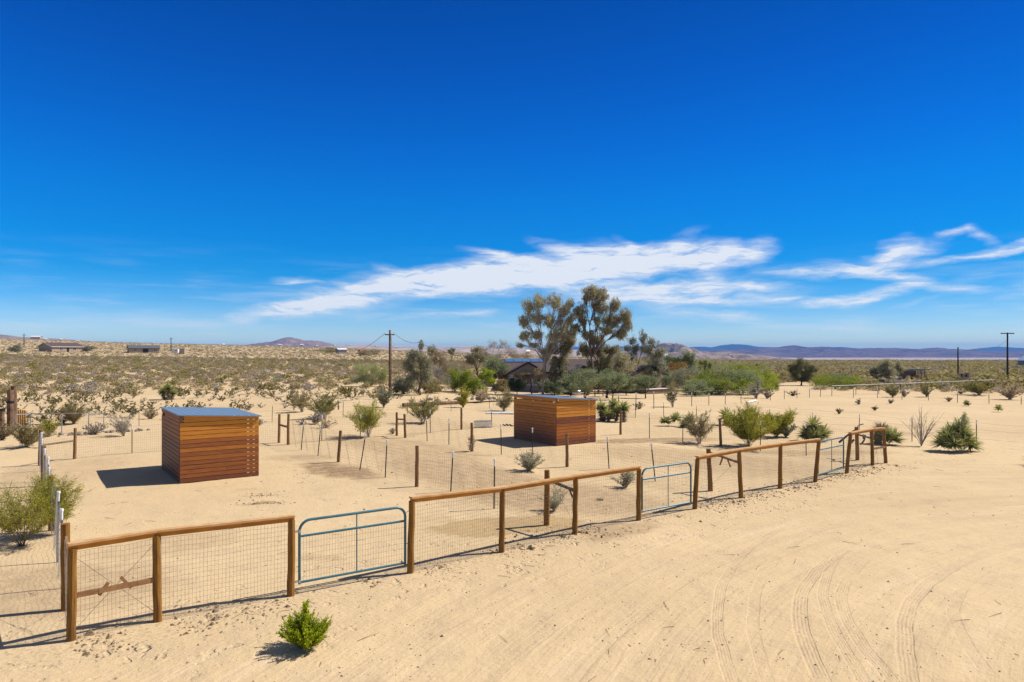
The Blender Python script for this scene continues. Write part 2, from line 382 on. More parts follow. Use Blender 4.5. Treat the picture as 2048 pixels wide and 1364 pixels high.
def rock(name, c1, c2, c3, sc):
    m, t, b = newmat(name); co_ = t.new('ShaderNodeTexCoord').outputs['Object']
    n = t.noise(co_, sc, 7, .65); n2 = t.noise(co_, sc*5, 5, .6)
    c = t.mix(t.mapr(n, .38, .62), (*c1, 1), (*c2, 1)); c = t.mix(t.mapr(n2, .55, .7), c, (*c3, 1))
    t.l.new(c, b.inputs['Base Color']); b.inputs['Roughness'].default_value = 1; b.inputs['Specular IOR Level'].default_value = 0
rock('rock_purple', (.17, .11, .115), (.085, .06, .08), (.26, .18, .17), .006)
rock('rock_blue', (.045, .06, .09), (.035, .045, .07), (.06, .07, .10), .002)
rock('rock_tan', (.33, .245, .20), (.19, .14, .12), (.09, .07, .07), .012)
rock('rock_brown', (.26, .18, .16), (.17, .12, .12), (.12, .09, .10), .01)
rock('rock_pale', (.46, .36, .29), (.32, .24, .19), (.18, .14, .11), .01)

# sand with real stains, wheel ruts and footprints
TRACKS = [  # three photo points each on a rut, width (m), depth, ridges
 ((1815,1364),(1872,1160),(2048,1090),.26,1,1), ((1640,1364),(1608,1180),(1660,1120),.26,1,1), ((1725,1364),(1650,1170),(1705,1090),.2,.6,1),
 ((1460,1364),(1440,1190),(1560,1060),.2,.7,1), ((1530,1364),(1510,1200),(1640,1060),.2,.6,0), ((1780,1364),(1695,1160),(1850,1080),.22,.6,1),
 ((1990,1364),(1950,1160),(2048,1120),.2,.5,0), ((1250,1250),(1560,1080),(2000,1010),.25,.5,0), ((900,1250),(1400,1060),(2000,960),.3,.5,0),
 ((1010,1330),(1330,1120),(1900,1000),.3,.5,0), ((1200,1364),(1330,1190),(1750,1040),.25,.4,0), ((1770,838),(1860,822),(2048,834),.7,1.6,0), ((1770,840),(1890,862),(2048,866),.8,1.6,0), ((1560,818),(1760,812),(1990,824),.5,1.1,0),
 ((1560,812),(1740,806),(2048,830),.4,.8,0), ((1300,1364),(1400,1230),(1600,1110),.22,.4,0)]
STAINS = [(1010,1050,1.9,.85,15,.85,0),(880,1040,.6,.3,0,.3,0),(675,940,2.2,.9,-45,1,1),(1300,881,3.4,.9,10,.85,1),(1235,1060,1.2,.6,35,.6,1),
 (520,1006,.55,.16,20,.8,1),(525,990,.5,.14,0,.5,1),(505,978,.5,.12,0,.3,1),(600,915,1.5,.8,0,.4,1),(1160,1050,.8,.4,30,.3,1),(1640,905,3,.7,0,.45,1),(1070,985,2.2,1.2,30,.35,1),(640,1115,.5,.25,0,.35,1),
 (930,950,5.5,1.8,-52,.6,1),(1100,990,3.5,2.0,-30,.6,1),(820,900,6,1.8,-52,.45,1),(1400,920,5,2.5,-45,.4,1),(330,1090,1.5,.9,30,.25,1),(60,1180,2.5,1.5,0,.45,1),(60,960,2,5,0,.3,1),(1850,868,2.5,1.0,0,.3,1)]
def sand():
    m, t, b = newmat('sand'); pos = t.new('ShaderNodeTexCoord').outputs['Object']
    xy = t.vec('MULTIPLY', pos, (1, 1, 0)); dist = t.new('ShaderNodeVectorMath', operation='LENGTH'); t.l.new(xy, dist.inputs[0]); dist = dist.outputs['Value']
    n1 = t.noise(xy, .12, 4, .6); n2 = t.noise(xy, 1.3, 5, .62); n3 = t.noise(xy, 14, 4, .7); n4 = t.noise(xy, 90, 2, .6)
    col = t.mix(t.mapr(n1, .3, .7), (.605, .445, .250, 1), (.53, .385, .210, 1))
    col = t.mix(t.mapr(n2, .45, .75, 0, .45), col, (.43, .315, .20, 1))
    col = t.mix(t.mapr(n3, .54, .74, 0, .45), col, (.34, .25, .16, 1))
    col = t.mix(t.mapr(n4, .35, .7, 0, .22), col, (.70, .54, .37, 1))
    # golden tone of the pen ground on the left, pinker on the drive
    wp = t.vec('ADD', xy, t.vec('MULTIPLY', t.vec('SUBTRACT', t.noise(xy, 1.1, 4, .65, 0, 1), (.5, .5, .5)), (1.1, 1.1, 0)))
    dark = None; warm = None
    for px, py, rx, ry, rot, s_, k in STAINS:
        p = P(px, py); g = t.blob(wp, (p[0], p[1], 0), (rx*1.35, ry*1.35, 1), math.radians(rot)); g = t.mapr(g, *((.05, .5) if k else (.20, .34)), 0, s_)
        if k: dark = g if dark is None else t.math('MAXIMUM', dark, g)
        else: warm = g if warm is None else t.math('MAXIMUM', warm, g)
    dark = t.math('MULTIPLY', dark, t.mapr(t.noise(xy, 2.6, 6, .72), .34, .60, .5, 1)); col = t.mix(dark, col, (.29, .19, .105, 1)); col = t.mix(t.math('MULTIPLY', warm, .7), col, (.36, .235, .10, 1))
    # trodden strip along the front fence
    a, c_ = P(143, 1283), P(1771, 927); dr = (c_-a)[:2]; L = np.linalg.norm(dr); dr /= L; nr = (-dr[1], dr[0])
    dt = t.new('ShaderNodeVectorMath', operation='DOT_PRODUCT'); t.l.new(wp, dt.inputs[0]); dt.inputs[1].default_value = (nr[0], nr[1], 0)
    off = float(a[0]*nr[0]+a[1]*nr[1]); dn = t.math('ABSOLUTE', t.math('ADD', dt.outputs['Value'], -off+.35))
    strip = t.math('MULTIPLY', t.mapr(dn, 1.1, .1, 0, 1), t.mapr(n3, .48, .66)); strip = t.math('MULTIPLY', strip, t.mapr(dist, 27, 24))
    col = t.mix(t.math('MULTIPLY', strip, .7), col, (.30, .22, .14, 1))
    # scrubby floor farther off, pale dry flats in the valley
    scr = t.math('MULTIPLY', t.mapr(t.noise(xy, .35, 5, .65), .42, .62), t.mapr(dist, 55, 350)); scr = t.math('MULTIPLY', scr, t.mapr(dist, 2200, 1200))
    col = t.mix(t.math('MULTIPLY', scr, .7), col, (.30, .22, .125, 1))
    val = t.mapr(dist, 1500, 1700); col = t.mix(val, col, (.16, .13, .12, 1))
    flat = t.mapr(t.math('ADD', dist, t.math('MULTIPLY', t.math('SUBTRACT', t.noise(xy, .002, 3), .5), 900)), 2500, 2900); col = t.mix(flat, col, t.mix(t.noise(t.vec('MULTIPLY', xy, (.3, 1, 1)), .004, 3), (.50, .37, .32, 1), (.40, .30, .27, 1)))
    A_, B_, D2 = P(1010, 1330)[:2], P(1330, 1120)[:2], P(1900, 1000)[:2]
    (ax, ay), (bx, by), (cx, cy) = A_, B_, D2; d = 2*(ax*(by-cy)+bx*(cy-ay)+cx*(ay-by))
    ux = ((ax*ax+ay*ay)*(by-cy)+(bx*bx+by*by)*(cy-ay)+(cx*cx+cy*cy)*(ay-by))/d; uy = ((ax*ax+ay*ay)*(cx-bx)+(bx*bx+by*by)*(ax-cx)+(cx*cx+cy*cy)*(bx-ax))/d
    rel = t.vec('SUBTRACT', xy, (ux, uy, 0)); sp = t.new('ShaderNodeSeparateXYZ'); t.l.new(rel, sp.inputs[0]); lr = t.new('ShaderNodeVectorMath', operation='LENGTH'); t.l.new(rel, lr.inputs[0])
    cbx = t.new('ShaderNodeCombineXYZ'); t.l.new(t.math('MULTIPLY', lr.outputs['Value'], 1.6), cbx.inputs[0]); t.l.new(t.math('MULTIPLY', t.math('ARCTAN2', sp.outputs[0], sp.outputs[1]), 2.2), cbx.inputs[1])
    band = t.noise(cbx.outputs[0], 1.0, 5, .62); drive = t.mapr(t.math('ADD', dt.outputs['Value'], -off+.9), .0, -1.2)
    drive = t.math('MULTIPLY', drive, t.mapr(dist, 45, 30))
    col = t.mix(t.math('MULTIPLY', t.mapr(band, .50, .72), t.math('MULTIPLY', drive, .42)), col, (.46, .33, .19, 1))
    col = t.mix(t.math('MULTIPLY', t.mapr(band, .46, .30), t.math('MULTIPLY', drive, .35)), col, (.70, .53, .35, 1))
    # ruts
    H = None; rutc = None
    for p1, p2, p3, wd, dp, rdg in TRACKS:
        A, B, D_ = P(*p1)[:2], P(*p2)[:2], P(*p3)[:2]
        ax, ay = A; bx, by = B; cx, cy = D_
        d = 2*(ax*(by-cy)+bx*(cy-ay)+cx*(ay-by))
        ux = ((ax*ax+ay*ay)*(by-cy)+(bx*bx+by*by)*(cy-ay)+(cx*cx+cy*cy)*(ay-by))/d
        uy = ((ax*ax+ay*ay)*(cx-bx)+(bx*bx+by*by)*(ax-cx)+(cx*cx+cy*cy)*(bx-ax))/d
        R = math.hypot(ax-ux, ay-uy)
        ln = t.new('ShaderNodeVectorMath', operation='DISTANCE'); t.l.new(xy, ln.inputs[0]); ln.inputs[1].default_value = (ux, uy, 0)
        q = t.math('SUBTRACT', ln.outputs['Value'], R); q = t.math('ADD', q, t.math('MULTIPLY', t.math('SUBTRACT', n1, .5), .5))
        near = t.new('ShaderNodeVectorMath', operation='DISTANCE'); t.l.new(xy, near.inputs[0]); mid = (A+D_)/2; near.inputs[1].default_value = (mid[0], mid[1], 0)
        span = float(np.linalg.norm(A-D_))
        msk = t.math('MULTIPLY', t.mapr(t.math('ABSOLUTE', q), wd*.5, wd*.40), t.mapr(near.outputs['Value'], span*.85, span*.5))
        msk = t.math('MULTIPLY', msk, t.mapr(n2, .30, .55, .1, 1))
        h = t.math('MULTIPLY', msk, -.75*dp)
        if rdg: h = t.math('ADD', h, t.math('MULTIPLY', msk, t.math('MULTIPLY', t.math('SINE', t.math('MULTIPLY', q, 2*math.pi*5/wd)), .14*dp)))
        H = h if H is None else t.math('ADD', H, h)
        mm = t.math('MULTIPLY', msk, .18*dp); rutc = mm if rutc is None else t.math('MAXIMUM', rutc, mm)
    fade = t.mapr(dist, 70, 50)
    H = t.math('MULTIPLY', H, fade)
    col = t.mix(t.math('MULTIPLY', rutc, t.mapr(dist, 60, 40)), col, (.44, .32, .205, 1))
    t.l.new(col, b.inputs['Base Color']); b.inputs['Roughness'].default_value = .95; b.inputs['Specular IOR Level'].default_value = .1
    vor = t.new('ShaderNodeTexVoronoi'); t.l.new(wp, vor.inputs['Vector']); vor.inputs['Scale'].default_value = 4.2
    foot = t.math('MULTIPLY', t.mapr(vor.outputs['Distance'], .38, .15, 0, -1), t.mapr(n2, .42, .62))
    foot = t.math('MULTIPLY', foot, t.math('ADD', t.mapr(dn, 2.5, .3, 0, 1.6), .2))
    n5 = t.noise(xy, 4.5, 5, .7)
    hs = t.math('ADD', t.math('ADD', t.math('MULTIPLY', H, .016), t.math('MULTIPLY', foot, .028)), t.math('ADD', t.math('MULTIPLY', n5, .032), t.math('MULTIPLY', n3, .013)))
    hs = t.math('ADD', hs, t.math('MULTIPLY', n4, .004)); hs = t.math('ADD', hs, t.math('MULTIPLY', t.math('MULTIPLY', band, drive), .10))
    bn = t.new('ShaderNodeBump'); bn.inputs['Strength'].default_value = .8; bn.inputs['Distance'].default_value = 1.0
    t.l.new(hs, bn.inputs['Height']); t.l.new(bn.outputs[0], b.inputs['Normal'])
    return m
sand()
M = MATS

# ---------------------------------------------------------------- ground and hills
def build_ground():
    rr = [0.5]
    while rr[-1] < 15000:
        r = rr[-1]; rr.append(r*(1.012 if 6 < r < 60 else (1.02 if r < 800 else 1.04)))
    rr = np.array(rr)
    aa = np.concatenate([np.linspace(-math.pi, -.86, 50)[:-1], np.linspace(-.86, .86, 560), np.linspace(.86, math.pi, 50)[1:-1]])
    R, A = np.meshgrid(rr, aa, indexing='ij'); x = R*np.sin(A); y = R*np.cos(A); z = terr(x, y, True)
    n, k = R.shape
    i = (np.arange(n-1)*k)[:, None]; j = np.arange(k)[None]; j2 = (np.arange(k)+1) % k
    Qd = np.stack([i+j, i+j2[None], i+k+j2[None], i+k+j], 2).reshape(-1, 4)[:, ::-1]
    mb = MB(); mb.sm = True; mb.add(np.stack([x, y, z], 2).reshape(-1, 3), Qd)
    c0 = mb.n; mb.add([(0, 0, 0)], None, None); mb.t.append(np.array([(c0, (q+1) % k, q) for q in range(k)])); mb.tm.append(np.zeros(k, int))
    o = mb.build('ground', M['sand']); tag(o, 'pale sandy desert ground with wheel ruts and footprints', None, None, 'structure')
build_ground()
def hill(name, label, sil, D, T, base, mat, rough=.5, nx=500, ny=40, sc=300, seed=0, crest=.05):
    sil = np.array(sil, float); u = (np.linspace(sil[0, 0], sil[-1, 0], nx)-1024)/F
    yt = np.interp(u*F+1024, sil[:, 0], sil[:, 1]); v = np.linspace(-1, 1, ny)
    U, Vv = np.meshgrid(u, v, indexing='ij'); x = U*D; y = D+Vv*T
    zt = CH+D*(HY-yt)/F
    rid = 1-np.abs(2*fbm(x/sc+seed, y/sc+seed*3, 5, 2.1, .55)-1)*1.0
    rid2 = fbm(x/(sc*.3)+seed, y/(sc*.3), 4)
    env = 1-np.abs(Vv)**1.4
    fac = env*(1-rough*(1-rid)*np.minimum(1, np.abs(Vv)*2.2+crest*2))+(rid2-.5)*crest*2*env
    z = base-3+(zt[:, None]-base)*np.clip(fac, 0, None)
    mb = MB(); mb.sm = True; i = (np.arange(nx-1)*ny)[:, None]; j = np.arange(ny-1)[None]
    mb.add(np.stack([x, y, z], 2).reshape(-1, 3), np.stack([i+j, i+ny+j, i+ny+j+1, i+j+1], 2).reshape(-1, 4))
    o = mb.build(name, M[mat]); tag(o, label, None, None, 'structure'); return o
hill('mountains', 'far blue mountain range on the horizon', [(1000,706),(1080,697),(1150,693),(1250,692),(1290,691),(1372,693),(1400,692),(1425,694),(1445,690),(1462,688),(1485,689),(1510,692),(1560,694),(1640,693),(1690,694),(1750,700),(1790,696),(1805,698),(1860,703),(1900,697),(1940,699),(1990,693),(2048,695),(2200,690),(2500,700)], 9500, 1300, -30, 'rock_blue', .5, sc=900, seed=3, nx=900, crest=.07)
hill('mountains', 'dark purple rocky mountain range behind the valley', [(1340,716),(1400,703),(1440,698),(1500,696),(1560,694),(1590,689),(1610,694),(1650,693),(1700,697),(1760,694),(1800,696),(1830,698),(1860,696),(1885,694),(1910,699),(1950,703),(2000,702),(2048,700),(2150,697),(2400,704)], 5600, 1100, -30, 'rock_purple', .9, sc=420, seed=1, nx=900, ny=80, crest=.10)
hill('hills', 'rocky tan hill rising to a point right of the tall trees', [(1180,712),(1240,703),(1290,694),(1315,690),(1325,684),(1335,682),(1350,686),(1370,691),(1390,698),(1420,703),(1450,701),(1480,704),(1520,709),(1560,715),(1620,723),(1660,729)], 2300, 600, -32, 'rock_tan', .95, sc=120, seed=5, nx=700, ny=110, crest=.10)
hill('hills', 'low pale hills behind the pole and the leafy trees', [(600,706),(640,692),(680,688),(740,688),(800,691),(840,692),(900,692),(950,690),(1000,694),(1080,697),(1150,698),(1230,700),(1300,703),(1380,712)], 3200, 700, -20, 'rock_pale', .5, sc=320, seed=9, crest=.04)
hill('hills', 'purple brown hill on the horizon left of the pole', [(430,697),(470,692),(500,687),(515,685),(540,682),(560,679),(575,674),(585,672),(598,675),(610,679),(625,678),(650,684),(680,690),(720,696)], 3600, 500, -10, 'rock_brown', .8, sc=160, seed=12, nx=700, ny=70, crest=.10)
hill('hills', 'brown hill sloping down at the left edge of the view', [(-500,640),(-200,655),(-60,661),(0,667),(30,671),(70,673),(110,675),(150,679),(220,685)], 2500, 600, 10, 'rock_tan', .4, sc=300, seed=15)

# ---------------------------------------------------------------- fences
rng = np.random.RandomState(11)
def post_mesh(mb, a, b, r, tone=None):       # rough round post with a cut top
    k = 7; a = np.asarray(a, float); b = np.asarray(b, float)
    pts = [a+(b-a)*i/(k-1)+np.array([rng.normal()*r*.06, rng.normal()*r*.06, 0]) for i in range(k)]
    pts[0] = a-(0, 0, .15)
    mb.tube(pts, [r*(1.05-.1*i/(k-1)+rng.normal()*.02) for i in range(k)], 10, rng.rand() if tone is None else tone)
def wood_post(f, base, top, r=.065, mat='post_wood'):
    mb = MB(); post_mesh(mb, base, top, r); mb.sm = False; return mb.build('post', M[mat], f)
def t_post(f, base, top, cap=True, mat='t_post', r=.018):
    mb = MB(); base = np.asarray(base, float); top = np.asarray(top, float); d = top-base; L = np.linalg.norm(d); d = d/L
    e1 = np.array([1, 0, 0]); e1 = e1-d*np.dot(e1, d); e1 /= np.linalg.norm(e1); e2 = np.cross(d, e1); ax = np.array([e1, e2, d])
    mid = (base+top)/2-(0, 0, .08)
    mb.box(mid, (r*2, r*.4, L+.16), ax); mb.box(mid+e2*r*.9, (r*.4, r*1.6, L+.159), ax)
    for i in range(int(L/.12)): mb.box(base+d*(.08+i*.12)-e2*r*.35, (r*.7, r*.5, .02), ax)
    o = mb.build('t_post', M[mat], f)
    if cap:
        c = MB(); c.tube([top-d*.17, top-d*.04, top+d*.0, top+d*.03], [r*1.15, r*1.25, r*1.9, r*1.7], 8); c.build('cap', M['cap_white'], o)
    return o
def mesh_panel(mb, A, B, h0, h1, dx=.055, dy=.10, r=.0016, slack=.03):
    A = np.asarray(A, float); B = np.asarray(B, float); L = np.linalg.norm((B-A)[:2]); n = max(2, int(L/dx)); m = int((h1-h0)/dy)+1
    t = np.linspace(0, 1, n+1); base_ = A+(B-A)*t[:, None]; nr = np.array([-(B-A)[1], (B-A)[0], 0])/L
    ph = rng.rand()*6
    def pt(i, h): 
        tt = t[i][:, None]; s_ = np.sin(tt*math.pi)
        return base_[i]+np.array([0, 0, 1.])*(h+slack*.4*s_*np.sin(tt*9+ph)*(h-h0)/(h1-h0)+s_*rng.normal(size=(len(i), 1))*.002)+nr*(slack*s_*np.sin(tt*13+ph+h*3))
    idx = np.arange(n+1); rows = [pt(idx, h0+(h1-h0)*j/(m-1)) for j in range(m)]
    for j in range(m-1): mb.segs(rows[j], rows[j+1], r, r)
    st = max(1, int(.35/dx))
    for j in range(m):
        k = np.unique(np.r_[np.arange(0, n+1, st), n]); mb.segs(rows[j][k[:-1]], rows[j][k[1:]], r*(1.4 if j in (0, m-1) else 1), r)
def diag(mb, a, b, r=.003): mb.segs([a], [b], r, r, 4)
def pxpost(px, pb, tx, pt_):                  # base on the ground and the top above it, both read off the photo
    b = P(px, pb); return b, Q(tx, pt_, b[1])

def front_fence(label, posts, rail_ends, brace=None, sticks=False, extra=None, half=None):
    P0 = [pxpost(*p) for p in posts]; f = thing('wire_fence', P0[0][0], label, 'fence', 'wire fence sections along the dirt yard')
    for b, t in P0: wood_post(f, b, t, .062)
    d = P0[-1][0]-P0[0][0]; d /= np.linalg.norm(d)
    z = [t[2] for b, t in P0]
    a = P0[0][1]-d*rail_ends[0]; c = P0[-1][1]+d*rail_ends[1]
    pts = [a]+[t for b, t in P0[1:-1]]+[c]
    joint = pts if half is None else pts
    for i in range(len(pts)-1):
        mb = MB(); mb.beam(pts[i]+(0, 0, .012), pts[i+1]-d*.004+(0, 0, .012), .045, .078, rng.rand()); r_ = mb.build('rail', M['rail_wood'], f)
        mb = MB(); mb.beam(pts[i]+(0, 0, .067), pts[i+1]-d*.004+(0, 0, .067), .125, .032, rng.rand()); mb.build('rail', M['rail_top'], f)
    mb = MB()
    for i in range(len(P0)-1): mesh_panel(mb, P0[i][0], P0[i+1][0], .03, (P0[i][1]-P0[i][0])[2]-.06, .055, .075, .0017)
    mb.build('wire_mesh', M['wire'], f)
    if brace:
        i, zz = brace; A, B = P0[i], P0[i+1]; a = A[0]+(0, 0, zz); b = B[0]+(0, 0, zz)
        mb = MB(); mb.beam(a, b, .04, .075); mb.build('brace', M['brace_wood'], f)
        mb = MB(); diag(mb, A[1]-(0, 0, .1), B[0]+(0, 0, .12)); diag(mb, B[1]-(0, 0, .1), A[0]+(0, 0, .12)); mb.build('brace_wire', M['wire'], f)
        if sticks:
            m_ = (a+b)/2
            for s_ in (-1, 1):
                q = m_+(b-a)*(.12*s_-.02)-(0, 0, .02); mb = MB()
                mb.beam(q+np.array([d[0], d[1], 0])*(-.06 if s_ < 0 else .09)+(0, 0, -.05 if s_ < 0 else -.03), q+np.array([d[0], d[1], 0])*(.06 if s_ < 0 else -.05)+(0, 0, .12 if s_ < 0 else .16), .03, .045); mb.build('twist_stick', M['brace_wood'], f)
    return f, P0
FA, PA = front_fence('wood railed wire fence with a crossed wire brace panel, nearest the camera at lower left',
                     [(143,1283,145,1097),(315,1243,313,1070),(582,1191,583,1040)], (.06, .05), (0, .66), True)
FB, PB = front_fence('long wood railed wire fence between the nearest gate and the second gate', [(820,1145,824,1002),(1003,1103,1005,981),(1150,1068,1151,957),(1277,1040,1278,938)], (.03, .03))
FC, PC = front_fence('wood railed wire fence on leaning posts between the second gate and the farthest gate', [(1389,1018,1395,918),(1482,996,1478,903),(1560,976,1561,891),(1630,963,1638,882)], (.03, .03))
FD, PD = front_fence('short wood railed fence section at the far right corner, before a green yucca', [(1693,946,1701,869),(1745,931,1743,861),(1772,926,1767,859)], (.03, .03), (1, .62))
def gate(label, A, B, z0=.20, z1=1.27, zm=1.0):
    A = np.asarray(A, float); B = np.asarray(B, float); g = thing('gate', (A+B)/2, label, 'gate', 'blue metal ranch gates')
    d = B-A; L = np.linalg.norm(d[:2]); d = d/L
    def pt(s, z): return np.array([A[0]+d[0]*s, A[1]+d[1]*s, z])
    R = .19; pts = [pt(0, z0-.03)]+[pt(0, z0+(z1-R-z0)*i/5) for i in range(1, 6)]
    pts += [pt(R-R*math.cos(t), z1-R+R*math.sin(t)) for t in np.linspace(.2, math.pi/2, 7)]
    pts += [pt(R+(L-2*R)*i/6, z1) for i in range(1, 6)]
    pts += [pt(L-R+R*math.sin(t), z1-R+R*math.cos(t)) for t in np.linspace(0, math.pi/2, 8)]
    pts += [pt(L, z1-R-(z1-R-z0)*i/5) for i in range(1, 6)]+[pt(L, z0-.03)]
    mb = MB(); mb.sm = True; mb.tube(pts, .024, 10); mb.build('frame', M['gate_paint'], g)
    mb = MB(); mb.tube([pt(.0, z0), pt(L, z0)], .021, 10); mb.build('bottom_rail', M['gate_paint'], g)
    mb = MB(); mb.tube([pt(.0, zm), pt(L, zm)], .021, 10); mb.build('middle_rail', M['gate_paint'], g)
    mb = MB(); mb.tube([pt(L*.52, z0), pt(L*.52, z1)], .011, 8); mb.build('upright', M['gate_paint'], g)
    mb = MB(); n = int(L/.05)
    s_ = np.linspace(.02, L-.02, n); mb.segs([pt(q, z0) for q in s_], [pt(q, zm) for q in s_], .0018, .0018)
    for z in np.arange(z0+.08, zm-.03, .1): mb.segs([pt(.02, z)], [pt(L-.02, z)], .0018, .0018)
    mb.build('wire_mesh', M['wire'], g)
    for z in (z0+.02, zm+.09):
        mb = MB(); mb.box(pt(-.04, z), (.09, .03, .035), np.array([d, [-d[1], d[0], 0], [0, 0, 1.]])); mb.lathe(pt(0, z-.03), [(.027, 0), (.027, .06), (0, .06)], 8); mb.build('hinge', M['galvanised'], g)
    mb = MB(); mb.tube([pt(L, zm+.02), pt(L-.02, zm+.1), pt(L+.04, zm+.17), pt(L+.1, zm+.19)], .006, 5); mb.tube([pt(L+.01, zm+.03), pt(L+.015, zm-.2), pt(L+.02, zm-.28)], .005, 5); mb.build('chain', M['galvanised'], g)
gate('blue green metal gate nearest the camera, left of the long railed fence', PA[-1][0]+(PB[0][0]-PA[-1][0])*.065, PA[-1][0]+(PB[0][0]-PA[-1][0])*.955)
gate('middle one of the three blue metal gates, its left post ending the long railed fence', PB[-1][0]+(PC[0][0]-PB[-1][0])*.06, PB[-1][0]+(PC[0][0]-PB[-1][0])*.93)
gate('farthest blue metal gate, beside the short fence section at the right corner', PC[-1][0]+(PD[0][0]-PC[-1][0])*.09, PC[-1][0]+(PD[0][0]-PC[-1][0])*.90)

def pen_fence(label, posts, mesh=True, h1=1.15, dx=.075, loc=None, name='wire_fence', group='wire fences of the pens', cap=True, mat='t_post', wires=None, tr=.018, wr=.0015, wmat='wire'):
    """posts: (type, base, top) in order; T steel post with cap, W wooden post"""
    f = thing(name, posts[0][1], label, 'fence', group)
    for ty, b, t in posts:
        if ty == 'T': t_post(f, b, t, cap, mat, tr)
        elif ty == 'W': wood_post(f, b, t, .06, 'post_brown')
        elif ty == 'V': wood_post(f, b, t, .07, 'post_wood')
    mb = MB()
    for i in range(len(posts)-1):
        if mesh: mesh_panel(mb, posts[i][1], posts[i+1][1], .03, h1, dx, .1, wr, .05)
        for z in (wires or []):
            A, B = posts[i][1], posts[i+1][1]; q = [A+(B-A)*k/4+(0, 0, z-.05*math.sin(math.pi*k/4)) for k in range(5)]
            mb.segs(q[:-1], q[1:], .004 if wires and len(wires) < 3 else .0025, .004)
    if mb.n: mb.build('wire_mesh' if mesh else 'wire_strands', M[wmat], f)
    return f
def T(px, pb, tx, pt_, ty='T'): b, t = pxpost(px, pb, tx, pt_); return (ty, b, t)
# left side of the first pen, running away from the camera
c0 = PA[0][0]; ds = np.array([-.585, .811, 0]); side = []
for s_, ty, h in ((1.45,'V',1.42),(2.7,'T',1.40),(4.7,'T',1.38),(7.6,'V',1.3),(8.4,'T',1.36),(10.4,'T',1.36),(12.4,'T',1.36),(14.3,'V',1.25),(15.2,'T',1.36),(17.4,'T',1.36),(19.0,'V',1.33)):
    b = c0+ds*s_; b[2] = gz(b[0], b[1]); side.append((ty, b, b+(rng.normal()*.02, 0, h)))
f = pen_fence('wire fence with white capped posts running back from the nearest corner', [('N', c0, c0)]+side, dx=.05, h1=1.25, wmat='galvanised')
mb = MB(); mb.beam(c0+(0, 0, 1.02), side[0][1]+(0, 0, 1.16), .04, .14); mb.build('brace', M['brace_wood'], f)
mb = MB(); diag(mb, c0+(0, 0, .3), side[0][1]+(0, 0, 1.1)); diag(mb, side[0][1]+(0, 0, .2), c0+(0, 0, 1.1)); mb.build('brace_wire', M['wire'], f)
back1 = [T(149,918,151,856,'W'), T(264,907,264,850), T(410,897,410,842), T(480,892,480,837), T(558,886,559,828,'W')]
f = pen_fence('wire fence passing behind the left wooden shed to the brown H shaped brace posts', [('N', side[-1][1], side[-1][1])]+back1)
mb = MB(); a, b = side[-1][1]+(0, 0, .75), back1[0][1]+(0, 0, .72); mb.beam(a, b, .05, .07); mb.build('brace', M['post_weathered'], f)
H1 = T(576,890,577,828,'W')
div1 = [H1, T(602,900,607,846), T(635.5,911.5,641,853), T(676.5,924.5,681.4,861,'W'), T(719,940,730.4,870), T(770.2,955,773.7,880.6), T(833.3,973.4,834.3,891.3,'W'), T(901,985,905.6,905), T(988,1018,989,920), T(1093,1050,1095,940,'V')]
f = pen_fence('dividing fence between the first two pens, with one thin post tilted right', div1)
mb = MB(); a, b = H1[1]+(0, 0, .82), back1[-1][1]+(0, 0, .85); mb.beam(a, b, .05, .09); mb.build('brace', M['post_brown'], f)
mb = MB(); diag(mb, H1[1]+(0, 0, .15), back1[-1][2]-(0, 0, .2)); mb.build('brace_wire', M['wire'], f)
mb = MB(); e_ = PB[2][0]; g_ = div1[-1][1]; mb.beam(g_+(0, 0, 1.12), e_+(0, 0, 1.0), .035, .07); mb.build('brace', M['post_weathered'], f)
for k, dz in ((.45, -.28), (.78, -.22)):
    q = g_+(e_-g_)*k+(0, 0, 1.05); mb = MB(); mb.beam(q, q+(e_-g_)*(.0 if k < .5 else .14)+(0, 0, dz), .025, .035); mb.build('twist_stick', M['post_weathered'], f)
mb = MB(); diag(mb, g_+(0, 0, .15), e_+(0, 0, 1.2)); diag(mb, g_+(0, 0, 1.3), e_+(0, 0, .2)); mb.build('brace_wire', M['wire'], f)
back2 = [T(643.5,882.5,644,832), T(720.4,877.6,721,830), T(793.3,871.8,793.7,824.5,'W')]
f = pen_fence('wire fence behind the second pen from the H brace past the large creosote', [('N', H1[1], H1[1])]+back2)
H2 = T(810.5,875.7,809,828,'W')
div2 = [H2, T(854.4,882.5,852.9,834.7), T(897.6,890,898,838.6), T(944.3,903,943.3,845.4,'W'), T(1002.7,909,1001.7,850), T(1064.8,912,1064.8,857), T(1134.4,933.4,1133.4,866.4,'W'), T(1218.4,938,1214.5,875), T(1311,962,1303,888), T(1421,981.6,1417,897.6,'V')]
f = pen_fence('dividing fence of capped posts passing in front of the right wooden shed', div2)
mb = MB(); mb.beam(H2[1]+(0, 0, .9), back2[-1][1]+(0, 0, .85), .05, .07); mb.build('brace', M['post_brown'], f)
mb = MB(); e_ = PC[1][0]; g_ = div2[-1][1]; mb.beam(g_+(0, 0, 1.16), e_+(0, 0, 1.0), .035, .065); mb.build('brace', M['brace_wood'], f)
for k, kk in ((.42, -.1), (.55, .12)):
    q = g_+(e_-g_)*k+(0, 0, 1.1); mb = MB(); mb.beam(q, q+(e_-g_)*kk+(0, 0, -.26), .03, .04); mb.build('twist_stick', M['brace_wood'], f)
mb = MB(); diag(mb, g_+(0, 0, .15), e_+(0, 0, 1.2)); mb.build('brace_wire', M['wire'], f)
pen_fence('wire fence in the back behind the wire roll and the right wooden shed', [H2, T(860.9,866,860,821), T(923,859,922.8,816,'W'), T(984,854,982.7,818), T(1040,851,1040,813), T(1110,847,1110,810), T(1219,838,1218.8,801), T(1271,835,1271,803)])
